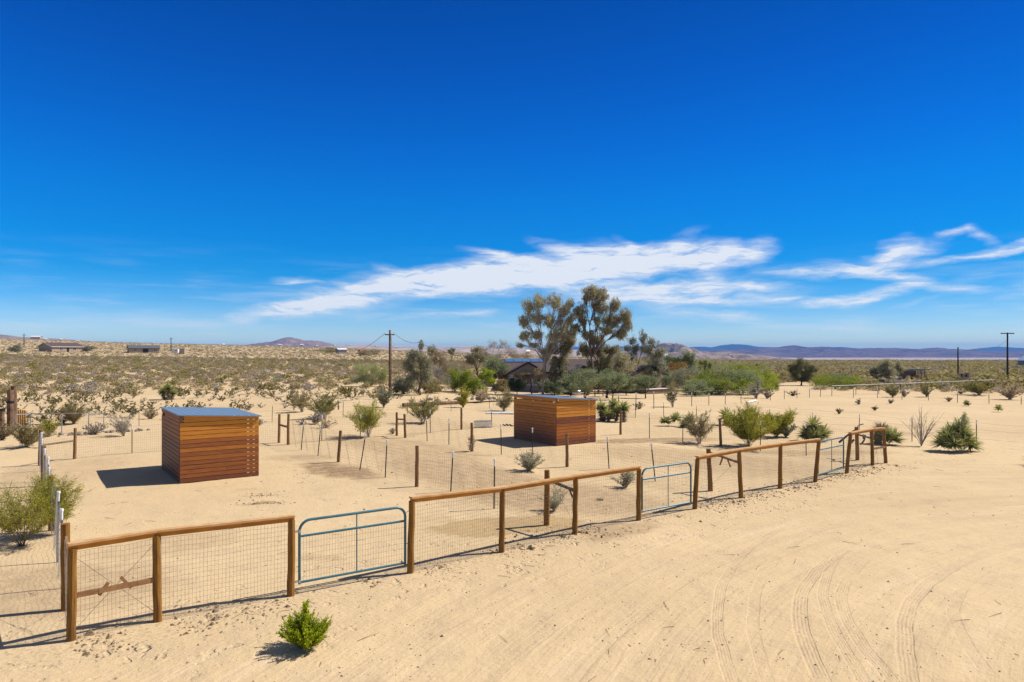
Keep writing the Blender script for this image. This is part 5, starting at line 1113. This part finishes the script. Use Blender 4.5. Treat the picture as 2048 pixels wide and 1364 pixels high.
# ---------------------------------------------------------------- buildings
def house(name, label, cat, p0, p1, depth, eave, ridge, mats, over=.35, wins=(), door=None, group=None, solar=None, hip=0):
    """a gabled box: p0, p1 ground points of the front wall (facing the camera), depth behind it, heights above ground"""
    p0 = np.array(p0, float); p1 = np.array(p1, float); z0 = min(p0[2], p1[2])-.1; p0[2] = p1[2] = z0
    o = thing(name, p0, label, cat, group); ex = p1-p0; W_ = np.linalg.norm(ex); ex /= W_; ey = np.array([-ex[1], ex[0], 0]); L = lambda x, y, z: p0+ex*x+ey*y+np.array([0, 0, z])
    mw = MB(); V = [L(0,0,0),L(W_,0,0),L(W_,depth,0),L(0,depth,0),L(0,0,eave),L(W_,0,eave),L(W_,depth,eave),L(0,depth,eave),L(0,depth/2,ridge-.05),L(W_,depth/2,ridge-.05)]
    mw.add(V, [(0,1,5,4),(1,2,6,5),(2,3,7,6),(3,0,4,7)], [(4,7,8),(5,9,6)]); mw.build('wall', M[mats[0]], o)
    mr = MB(); sl_ = (ridge-eave)/(depth/2); t = .10
    for s_, yy in ((0, -over), (1, depth+over)):
        ze = eave-over*sl_; a = [L(-over, yy, ze), L(W_+over, yy, ze), L(W_+over-hip, depth/2, ridge), L(-over+hip, depth/2, ridge)]
        b = [v+(0, 0, t) for v in a]; mr.add(a+b, [(0,1,2,3),(7,6,5,4),(0,4,5,1),(1,5,6,2),(2,6,7,3),(3,7,4,0)])
    rf = mr.build('roof', M[mats[1]], o)
    mf = MB(); mf.beam(L(-over-.02, -over-.03, eave-over*sl_+.02), L(W_+over+.02, -over-.03, eave-over*sl_+.02), .04, .2)
    for xx in (-over-.03, W_+over+.03):
        if hip: continue
        mf.beam(L(xx, -over, eave-over*sl_+.02), L(xx, depth/2, ridge+.02), .05, .2); mf.beam(L(xx, depth+over, eave-over*sl_+.02), L(xx, depth/2, ridge+.02), .05, .2)
    mf.build('fascia', M['fascia'] if len(mats) < 3 else M[mats[2]], o)
    ax = np.array([ex, ey, [0, 0, 1.]])
    for (x, z, w_, h_) in wins:
        m = MB(); m.box(L(x, -.03, z), (w_+.16, .08, h_+.16), ax); wf = m.build('window', M['white'], o)
        m = MB(); 
        for k in (-1, 1): m.box(L(x+k*w_*.26, -.075, z), (w_*.46, .02, h_), ax)
        m.build('pane', M['glass'], wf)
    if door: x, w_, h_ = door; m = MB(); m.box(L(x, -.03, h_/2), (w_, .08, h_), ax); m.build('door', M['black'], o)
    if solar:
        x0, x1, y0, y1 = solar; m = MB(); n_ = max(1, int((x1-x0)/1.0))
        for i in range(n_):
            for j in range(2):
                ya = y0+(y1-y0)*j/2; yb = ya+(y1-y0)*.47; xa = x0+(x1-x0)*i/n_; xb = xa+(x1-x0)/n_*.95; zz = lambda y_: eave+y_*sl_+.2
                m.add([L(xa,ya,zz(ya)),L(xb,ya,zz(ya)),L(xb,yb,zz(yb)),L(xa,yb,zz(yb))], [(0,1,2,3)])
                m.add([L(xa,ya,zz(ya)-.04),L(xb,ya,zz(ya)-.04),L(xb,yb,zz(yb)-.04),L(xa,yb,zz(yb)-.04)], [(3,2,1,0)])
        m.build('solar_panels', M['solar'], o)
    return o, L, z0
# ranch house: long wing with solar panels, gabled front wing, right wing
zg = gz(2, 84)
def at(px, d): x = (px-1024)/F*d; return np.array([x, d, zg])
oh, L, z0 = house('ranch_house', 'low brown roofed ranch house with blue solar panels behind the tall trees', 'house', at(996, 88), at(1268, 88), 8.5, 2.25, 3.75, ('stucco_brown', 'shingle'), wins=((2.2, 1.4, .9, 1.0), (9.3, 1.35, 1.6, 1.1), (12.2, 1.35, 1.2, 1.1)), solar=(.9, 6.6, 3.0, 4.2))
def wing(o, p0, p1, dep, eave, ridge, wallm, wins=(), dx=0, vents=True):
    """gable wing whose ridge runs away from the camera"""
    p0 = np.array(p0, float); p1 = np.array(p1, float); ex = p1-p0; W_ = np.linalg.norm(ex); ex /= W_; ey = np.array([-ex[1], ex[0], 0]); Lw = lambda x, y, z: p0+ex*x+ey*y+np.array([0, 0, z]); ax = np.array([ex, ey, [0, 0, 1.]])
    m = MB(); m.add([Lw(0,0,-.1),Lw(W_,0,-.1),Lw(W_,dep,-.1),Lw(0,dep,-.1),Lw(0,0,eave),Lw(W_,0,eave),Lw(W_,dep,eave),Lw(0,dep,eave),Lw(W_/2,0,ridge-.08),Lw(W_/2,dep,ridge-.08)], [(0,1,5,4),(1,2,6,5),(3,0,4,7)], [(4,5,8)]); m.build('wall', M[wallm], o)
    m = MB(); ov = .5; sl_ = (ridge-eave)/(W_/2)
    for s_ in (-1, 1):
        xe = W_/2+s_*(W_/2+ov); ze = eave-ov*sl_; a = [Lw(xe,-ov,ze),Lw(W_/2,-ov,ridge),Lw(W_/2,dep,ridge),Lw(xe,dep,ze)]; b = [v+(0,0,.1) for v in a]; m.add(a+b, [(0,1,2,3),(7,6,5,4),(0,4,5,1),(1,5,6,2),(2,6,7,3),(3,7,4,0)])
    m.build('roof', M['shingle'], o); m = MB()
    for s_ in (-1, 1): xe = W_/2+s_*(W_/2+ov); m.beam(Lw(xe,-ov-.03,eave-ov*sl_), Lw(W_/2,-ov-.03,ridge), .05, .22)
    m.build('fascia', M['fascia'], o)
    for (x, z, w_, h_) in wins:
        m = MB(); m.box(Lw(x,-.03,z), (w_+.16,.08,h_+.16), ax); wf = m.build('window', M['white'], o); m = MB()
        for k in (-1, 1): m.box(Lw(x+k*w_*.26,-.075,z), (w_*.46,.02,h_), ax)
        m.build('pane', M['glass'], wf)
wing(oh, at(1016, 80.5), at(1096, 80.5), 9, 2.15, 3.45, 'siding_grey', ((2.15, 1.35, 1.1, 1.0), (3.4, 1.35, .9, 1.0), (.5, 1.2, .5, .9)))
wing(oh, at(1148, 82), at(1186, 82), 8, 2.1, 3.0, 'stucco_tan', ((.8, 1.3, .8, .9), (1.9, 1.3, .5, .9)))
p_ = at(1262, 82); oh2, L2, _ = house('garage_wing', 'brown shingled house wing with a tan gable at the right end of the house', 'house', at(1222, 84), at(1262, 81), 5, 2.15, 3.1, ('stucco_tan', 'shingle'), over=.6)
m = MB(); a = at(1003, 79.5); m.box(a+(0, 0, .75), (.9, .5, 1.5)); o = m.build('wooden_cupboard', M['plank_yellow'], None, off=a); tag(o, 'pale wooden cupboard standing against the left end of the house', 'cupboard')
house('distant_house', 'far tan ranch house with a white gable on the slope, left edge', 'house', P(104, 704), P(166, 704), 9, 2.6, 4.2, ('stucco_tan', 'shingle', 'white'), wins=((4, 1.5, 1.4, 1.0), (10, 1.5, 1.4, 1)), door=(7, 1, 2), over=.6)
house('distant_house', 'far long low house with a dark grey roof on the slope', 'house', P(258, 706), P(319, 706), 9, 2.3, 3.6, ('stucco_tan', 'shingle_grey'), wins=((2.5, 1.4, 1.2, 1), (10.5, 1.4, 1.4, 1)), door=(6.6, 2.2, 2.0))
house('distant_house', 'tiny far house with an orange red tiled roof on the skyline', 'house', P(236, 683), P(263, 683), 10, 2.2, 5.0, ('stucco_tan', 'tile_red'), wins=((3, 1.4, 1.2, 1), (8, 1.4, 1.2, 1)))
house('mobile_home', 'far white mobile home right of the thicket on the plain', 'house', P(677, 707), P(694, 707), 4, 2.3, 3.0, ('siding_grey', 'white'), wins=((1.5, 1.4, .8, .8),))
house('small_outbuilding', 'far pinkish little outbuilding left of the tall pole', 'house', P(722, 711), P(730, 711), 3, 2.2, 3.0, ('stucco_tan', 'tile_red'), wins=((1, 1.4, .6, .7),))
house('distant_house', 'far white house above the trees at the foot of the rocky hill', 'house', Q(1324, 724, 240), Q(1338, 724, 240), 6, 2.0, 2.9, ('white', 'white'), wins=((.9, 1.2, .5, .6), (1.8, 1.2, .4, .6)))
house('distant_barn', 'far blue grey metal building cut by the right edge', 'barn', P(2036, 736), P(2100, 736), 14, 2.6, 4.6, ('siding_grey', 'roof_metal'), wins=((3, 1.4, 1.2, 1.2),))
# pale specks of town on the skyline and in the valley
g2 = np.random.RandomState(9); hm = None
spots = [(60,676,1100),(85,678,1100),(118,679,1150),(150,682,1100),(445,690,1300),(478,691,1300),(530,692,1500),(556,690,1500),(600,690,1700),(632,691,1600),(668,691,1700),(700,690,2000),(752,692,1900),(790,694,1900),(1460,709,1900),(1742,722,1900),(1762,722,1900),(1830,723,1900),(1868,722,2000),(1893,723,1900),(1920,723,2000),(1962,722,1900),(1990,721,1900),(2018,721,1900),(1680,722,2000),(1052,706,600)]
for i, (px, py, d) in enumerate(spots):
    b = Q(px, py+1.5, d); w_ = g2.uniform(3, 8)*(.6 if d < 1200 else 1)
    if i == 0:
        o, L, z = house('town_house', 'tiny pale house among the far specks of town near the skyline', 'house', b, b+(14, 3, 0), 9, 3, 5, ('stucco_tan', 'white'), group='far specks of town')
        first = [o]+list(o.children); m = MB(); 
    else:
        r = first[0].copy(); COL.objects.link(r); r.location = [float(v) for v in b]; r.rotation_euler = (0, 0, g2.uniform(-.5, .5)); r.scale = (w_/14, 1, g2.uniform(.4, .8))
        for ch in first[1:]: c = ch.copy(); COL.objects.link(c); c.parent = r
# dark open shed with a lean-to, bin and block walls on the right
b0, b1 = P(1750, 764), P(1848, 764); D = b0[1]; zz = b0[2]; s = D/F
o = thing('open_shed', b0, 'weathered low shed with a dark open bay under the olive trees', 'shed')
def X(px, d=None): d = d or D; return np.array([(px-1024)/F*d, d, zz])
h = 2.05
m = MB(); m.beam(X(1750)+(0,0,h), X(1783)+(0,0,h), .1, .15); m.box((X(1766)+X(1766, D+3.4))/2+(0,0,h+.06), (33*s, 3.6, .08)); m.box(X(1766, D+3.4)+(0,0,h/2), (33*s, .1, h)); m.box(X(1750, D+1.7)+(0,0,h/2), (.1, 3.4, h)); m.build('open_bay', M['bark_dark'], o)
for px in (1750, 1758, 1767, 1783): m = MB(); m.box(X(px)+(0,0,h/2), (.14,.14,h)); m.build('post', M['post_weathered'], o)
m = MB()
for i in range(24): m.box(X(1784+i*2.05)+(0,-.02+.01*(i % 2),1.0), (2.0*s, .05, 2.0+.04*(i % 3)), tone=g2.rand())
m.build('wall', M['weathered_boards'], o)
m = MB(); m.box((X(1815)+X(1815, D+3.6))/2+(0,0,2.2), (66*s, 4, .12)); m.build('roof', M['shingle_grey'], o)
m = MB()
for px in (1834, 1841, 1847.5): m.box(X(px)+(0,-.3,1.1), (.16,.2,2.3))
for z in (.1, .75, 1.45, 2.1): m.box(X(1841)+(0,-.28,z), (14*s,.14,.10))
m.build('lattice_frame', M['block'], o)
m = MB(); m.box(X(1828)+(0,-.5,.75), (9*s,.5,.9)); m.build('crate_stack', M['brace_wood'], o)
b = P(1766, 771); o = thing('storage_bin', b, 'dark blue green storage bin in front of the dark open shed', 'bin'); m = MB(); m.box(b+(0,0,.4), (1.25,.9,.85)); m.build('body', M['blue_bin'], o); m = MB(); m.box(b+(0,0,.86), (1.35,1.0,.08)); m.lathe(b+(0,0,.9), [(.5,0),(.3,.12),(0,.16)], 10); m.build('lid', M['weathered_boards'], o)
b0 = P(1912, 765); D = b0[1]; zz = b0[2]; s = D/F
o = thing('block_wall', b0, 'tan concrete block ruin with two dark square openings on the right', 'wall'); m = MB()
m.box(X(1915)+(0,0,.55), (10*s,.3,1.1)); m.box(X(1928, D+.8)+(0,0,.45), (20*s,.25,.9)); m.box(X(1928, D+.8)+(0,0,1.42), (20*s,.25,.14))
for px in (1919.5, 1927.5, 1936.5): m.box(X(px, D+.8)+(0,0,1.13), (2.6*s if px != 1927.5 else 3.2*s,.25,.46))
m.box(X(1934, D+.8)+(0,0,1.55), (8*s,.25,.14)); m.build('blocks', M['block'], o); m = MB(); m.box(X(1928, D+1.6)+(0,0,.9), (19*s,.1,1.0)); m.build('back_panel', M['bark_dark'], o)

# ---------------------------------------------------------------- poles and wires
def pole(name, label, px, pb, pt_, r, arm=None, d=None, mat='log', cap=True, group=None):
    b = P(px, pb) if d is None else np.array([(px-1024)/F*d, d, gz((px-1024)/F*d, d)]); t = Q(px, pt_, b[1]); o = thing(name, b, label, 'pole', group)
    m = MB(); m.sm = True; m.tube([b-(0,0,.3), (b+t)/2, t], [r, r*.88, r*.75], 10); m.build('pole_shaft', M[mat], o)
    if arm:
        w_, pya = arm; c = Q(px, pya, b[1]-r*1.3); m = MB(); m.box(c, (w_, .12, .14)); am = m.build('crossarm', M[mat], o)
        for k in (-.46, -.2, .2, .46): m = MB(); m.lathe(c+(w_*k, 0, .07), [(.03,0),(.055,.05),(.05,.14),(0,.16)], 8); m.build('insulator', M['white'], am)
    return o, b, t
o, b1_, t1_ = pole('utility_pole', 'tall brown wooden utility pole standing left of the grey trees', 780, 792, 660, .135)
m = MB(); c = t1_-(0,.16,.45); m.box(c, (.9,.1,.1)); am = m.build('crossarm', M['log'], o)
for k in (-.4, .4): m = MB(); m.lathe(c+(k,0,.05), [(.03,0),(.05,.05),(.05,.12),(0,.14)], 8); m.build('insulator', M['white'], am)
m = MB(); m.tube([b1_+(.16,0,0), t1_+(.14,0,-.6)], .012, 4); m.build('ground_wire', M['t_post'], o)
pole('utility_pole', 'dark slim pole without a crossarm on the right plain', 1916, 756, 694, .15, mat='bark_dark')
pole('utility_pole', 'tall dark pole with a crossarm near the right edge', 2015, 763, 665, .16, (2.2, 667), mat='bark_dark')
pole('utility_pole', 'far pole on the slope near the left edge', 48, 695, 667, .22, (2.4, 670), mat='bark_dark')
pole('utility_pole', 'far pole right of the grey roofed far house', 342, 703, 675, .22, (2.2, 678), mat='bark_dark')
pole('utility_pole', 'short far pole left of the one at the left slope', 38, 701, 686, .16, mat='bark_dark')
def wire(label, pts, sag, r=.012):
    m = MB(); q = []
    for a, b in zip(pts[:-1], pts[1:]):
        for i in range(16): t = i/16; q.append(a+(b-a)*t-np.array([0, 0, sag*4*t*(1-t)]))
    q.append(pts[-1]); m.tube(q, r, 4); o = m.build('power_line', M['black'], None, off=pts[0]); tag(o, label, 'cable', 'overhead lines')
wire('overhead line sagging from the tall brown pole to the far left', [t1_+(-.4,-.16,-.3), Q(690, 686, 250)], 2.2, .028)
wire('overhead line dropping from the tall brown pole to the house', [t1_+(.4,-.16,-.3), Q(836, 685, 78), at(1000, 86)+(0,0,3.2)], .35, .02)
wire('service line slanting down from the crossarm pole at the right edge', [Q(2012, 681, 116), Q(1996, 692, 140)], .15, .02)

# ---------------------------------------------------------------- things around the yard
def log_thing(name, label, cat, mat, pts, r, k=8):
    m = MB(); m.tube(pts, r, k); o = m.build(name, M[mat], None, off=pts[0]); return tag(o, label, cat)
b = P(16, 862); gp = thing('gate_posts', b, 'massive brown timber gate posts with black straps at the left edge', 'gate post')
for px, top, r, dd in ((20.5, 780, .165, 0), (28, 772, .15, .55), (4, 820, .13, -.6)):
    q = np.array([(px-1024)/F*(b[1]+dd), b[1]+dd, b[2]]); t = Q(px, top, b[1]+dd); m = MB(); post_mesh(m, q, t, r, .5); m.build('post', M['log'], gp)
    if px < 10 or px > 18 and px < 25: m = MB(); m.lathe(q+(0,0,(t-q)[2]*(.68 if px > 10 else .96)), [(r*1.12,0),(r*1.12,.12)], 12); m.build('strap', M['black'], gp)
a, c = P(31, 858), P(52, 857); o = thing('plank_gate', a, 'yellow new wood plank gate panel by the timber gate posts', 'gate'); m = MB()
for i in range(5): q = a+(c-a)*(i+.5)/5; m.box(q+(0,0,.52+.02*(i % 2)), (np.linalg.norm(c-a)/5*.96,.03,.98), tone=g2.rand())
m.build('planks', M['plank_yellow'], o); m = MB(); m.beam(a+(0,.05,.8), c+(0,.05,.8), .04,.09); m.beam(a+(0,.05,.25), c+(0,.05,.25), .04,.09); m.build('cross_rail', M['brace_wood'], o)
b = P(966, 855); o = thing('wire_roll', b, 'roll of silver fence wire lying on the sand left of the right shed', 'wire roll'); m = MB(); dv = np.array([.97,.24,0]); e1 = np.array([-.24,.97,0]); Lr = .98; R = .20
for j in range(11):
    c = b+dv*(j/10-.5)*Lr+(0,0,R); pts = [c+e1*math.cos(q)*(R-.012*q/3)+np.array([0,0,1])*math.sin(q)*(R-.012*q/3) for q in np.linspace(0, 18.8, 50)]; m.segs(pts[:-1], pts[1:], .006, .006)
for q in np.linspace(0, 6.28, 26): c = b+e1*math.cos(q)*R+np.array([0,0,R+math.sin(q)*R]); m.segs([c-dv*Lr/2], [c+dv*Lr/2], .006, .006)
m.build('wire_coil', M['galvanised'], o)
ps = [P(x, y)+(0,0,.03) for x, y in ((1006,850),(1011,852),(1013,849),(1017,852),(1020,850),(1024,853),(1030,851))]; log_thing('hose', 'black kinked hose on the sand left of the right shed', 'hose', 'black', ps, .035, 6)
b = P(1000, 827); m = MB(); m.box(b+(0,0,.03), (1.9,1.3,.1)); o = m.build('concrete_slab', M['concrete'], None, off=b); tag(o, 'pale concrete slab by the driveway behind the right shed', 'slab')
ps = [P(806,816)+(0,0,.22), P(860,812)+(0,0,.18), P(925,808)+(0,0,.16)]; log_thing('timber_beam', 'long peeled log lying behind the wide creosote bush', 'log', 'log', ps, [.16,.14,.11])
ps = [P(x, y)+(0,0,.05) for x, y in ((910,808),(960,805),(1028,802))]; log_thing('edging_log', 'thin dark edging log along the driveway before the house', 'log', 'bark_dark', ps, .06)
b, t = pxpost(677, 819, 677, 809); o = thing('post_box', b, 'small white box on a short brown post in the brush', 'box'); m = MB(); m.tube([b-(0,0,.1), t], .06, 7); m.build('post', M['post_brown'], o); m = MB(); m.box(t+(0,0,.12), (.17,.14,.28)); m.build('box', M['white'], o)
a, c = P(1494, 807), P(1513, 803); log_thing('white_pipe', 'white plastic pipe lying on the open lot', 'pipe', 'white', [a+(0,0,.1), c+(0,0,.1)], .10)
b = P(1136, 789); o = thing('metal_tank', b, 'shiny silver round metal tank behind the right shed roof', 'tank'); m = MB(); m.sm = True
pts = [b+np.array([x, .2*x, .48]) for x in (-.78,-.74,-.6,-.35,0,.35,.6,.74,.78)]; m.tube(pts, [.02,.18,.36,.46,.48,.46,.36,.18,.02], 18); m.build('tank_body', M['galvanised'], o); m = MB(); m.box(b+(-.4,0,.04), (.1,.6,.12)); m.box(b+(.4,.1,.04), (.1,.6,.12)); m.build('cradle', M['t_post'], o)
b = P(1152, 790); m = MB(); m.sm = True; m.lathe(b, [(.5,0),(.56,.3),(.55,.55),(.5,.55),(.48,.1)], 22); o = m.build('stock_tank', M['galvanised'], None, off=b); tag(o, 'grey galvanised stock tank right of the silver round tank', 'tank')
b = P(1198, 793); o = thing('picnic_table', b, 'grey picnic table by the olive trees before the house', 'table'); m = MB()
m.box(b+(0,0,.72), (1.25,.75,.05)); m.build('tabletop', M['weathered_boards'], o)
for k in (-1, 1):
    m = MB(); m.box(b+(0,k*.65,.43), (1.25,.26,.04)); m.build('bench', M['weathered_boards'], o)
    m = MB(); m.beam(b+(k*.45,-.6,0), b+(k*.45,.25,.70), .05,.08); m.beam(b+(k*.45,.6,0), b+(k*.45,-.25,.70), .05,.08); m.build('leg', M['weathered_boards'], o)
a = P(1284, 788); c = P(1334, 786); a[2] = c[2] = gz(a[0], a[1]); o = thing('raised_planter', a, 'long wooden raised planter with white capping behind the olive trees', 'planter'); m = MB(); m.beam(a+(0,0,.25), c+(0,0,.25), .9, .5); m.build('box', M['log'], o); m = MB(); m.beam(a+(0,0,.53), c+(0,0,.53), 1.0, .06); m.build('cap', M['white'], o)
a = P(1290, 783); c = P(1330, 780); o = thing('raised_planter', a, 'shorter white topped planter behind the long one', 'planter'); m = MB(); m.beam(a+(0,.8,.3), c+(0,.8,.3), .9, .5); m.build('box', M['log'], o); m = MB(); m.beam(a+(0,.8,.58), c+(0,.8,.58), 1.0, .06); m.build('cap', M['white'], o)
# fallen branch by the last pen's back corner
def branch(label, segs_, r, px):
    m = MB()
    for q in segs_: m.tube([np.asarray(v) for v in q], [r*(1-.12*i) for i in range(len(q))], 6)
    o = m.build('dead_branch', M['bark'], None, off=segs_[0][0]); tag(o, label, 'branch', 'fallen branches by the last pen')
D = P(1715, 920)[1]+.6
branch('long dark forked dead branch leaning on the weathered corner post', [[Q(1678,885,D),Q(1692,873,D),Q(1704,864,D),Q(1713,858,D-.4),Q(1718,850,D),Q(1727,848,D)],[Q(1702,886,D),Q(1708,879,D)]], .045, 0)
branch('bent dead branch lying right of the weathered corner post', [[Q(1720,888,D),Q(1724,887,D),Q(1729,879,D),Q(1731,870,D)],[Q(1727,869,D),Q(1727,878,D)]], .04, 0)
# far travel trailer and box truck
for px, w_, lb, mt in ((352, 12, 'far white travel trailer on the slope right of the grey roofed house', 'white'), (366, 12, 'far cream shed beside the white travel trailer', 'stucco_tan')):
    b = P(px, 708); s = b[1]/F; o = thing('travel_trailer' if mt == 'white' else 'small_outbuilding', b, lb, 'trailer' if mt == 'white' else 'shed'); m = MB(); W_ = w_*s
    if mt == 'white':
        m.box(b+(0,0,1.35), (W_,2.2,1.8)); m.box(b+(-W_*.3,0,2.3), (W_*.35,1.2,.16)); m.build('body', M[mt], o); m = MB(); m.box(b+(W_*.2,-1.12,1.6), (W_*.2,.04,.5)); m.build('window', M['glass'], o)
        for k in (-.12, .12): m = MB(); m.lathe(b+(W_*k,-1,.0), [(.3,0),(.3,.2)], 10); q_ = m.build('wheel', M['black'], o)
    else: m.box(b+(0,0,1.2), (W_,3,2.4)); m.build('wall', M[mt], o); m = MB(); m.box(b+(0,0,2.46), (W_+.4,3.4,.14)); m.build('roof', M['white'], o); m = MB(); m.box(b+(-W_*.2,-1.52,1), (.9,.05,1.9)); m.build('door', M['siding_grey'], o)

# ---------------------------------------------------------------- the air
HZ = True
if HZ:
    x0, x1, y0, y1, za, zb = -7500, 10500, -60, 11200, -40, 140
    m = MB(); m.box(((x0+x1)/2, (y0+y1)/2, (za+zb)/2), (x1-x0, y1-y0, zb-za))
    hm_ = bpy.data.materials.new('haze'); hm_.use_nodes = True; t = NT(hm_.node_tree); t.n.clear()
    v = t.new('ShaderNodeVolumePrincipled'); v.inputs['Color'].default_value = (.17, .46, 1.0, 1); v.inputs['Density'].default_value = 9.5e-5; v.inputs['Anisotropy'].default_value = 0
    ou = t.new('ShaderNodeOutputMaterial'); t.l.new(v.outputs[0], ou.inputs['Volume']); MATS['haze'] = hm_
    o = m.build('haze', hm_); tag(o, 'thin blue desert air that fades the far mountains', None, None, 'stuff')
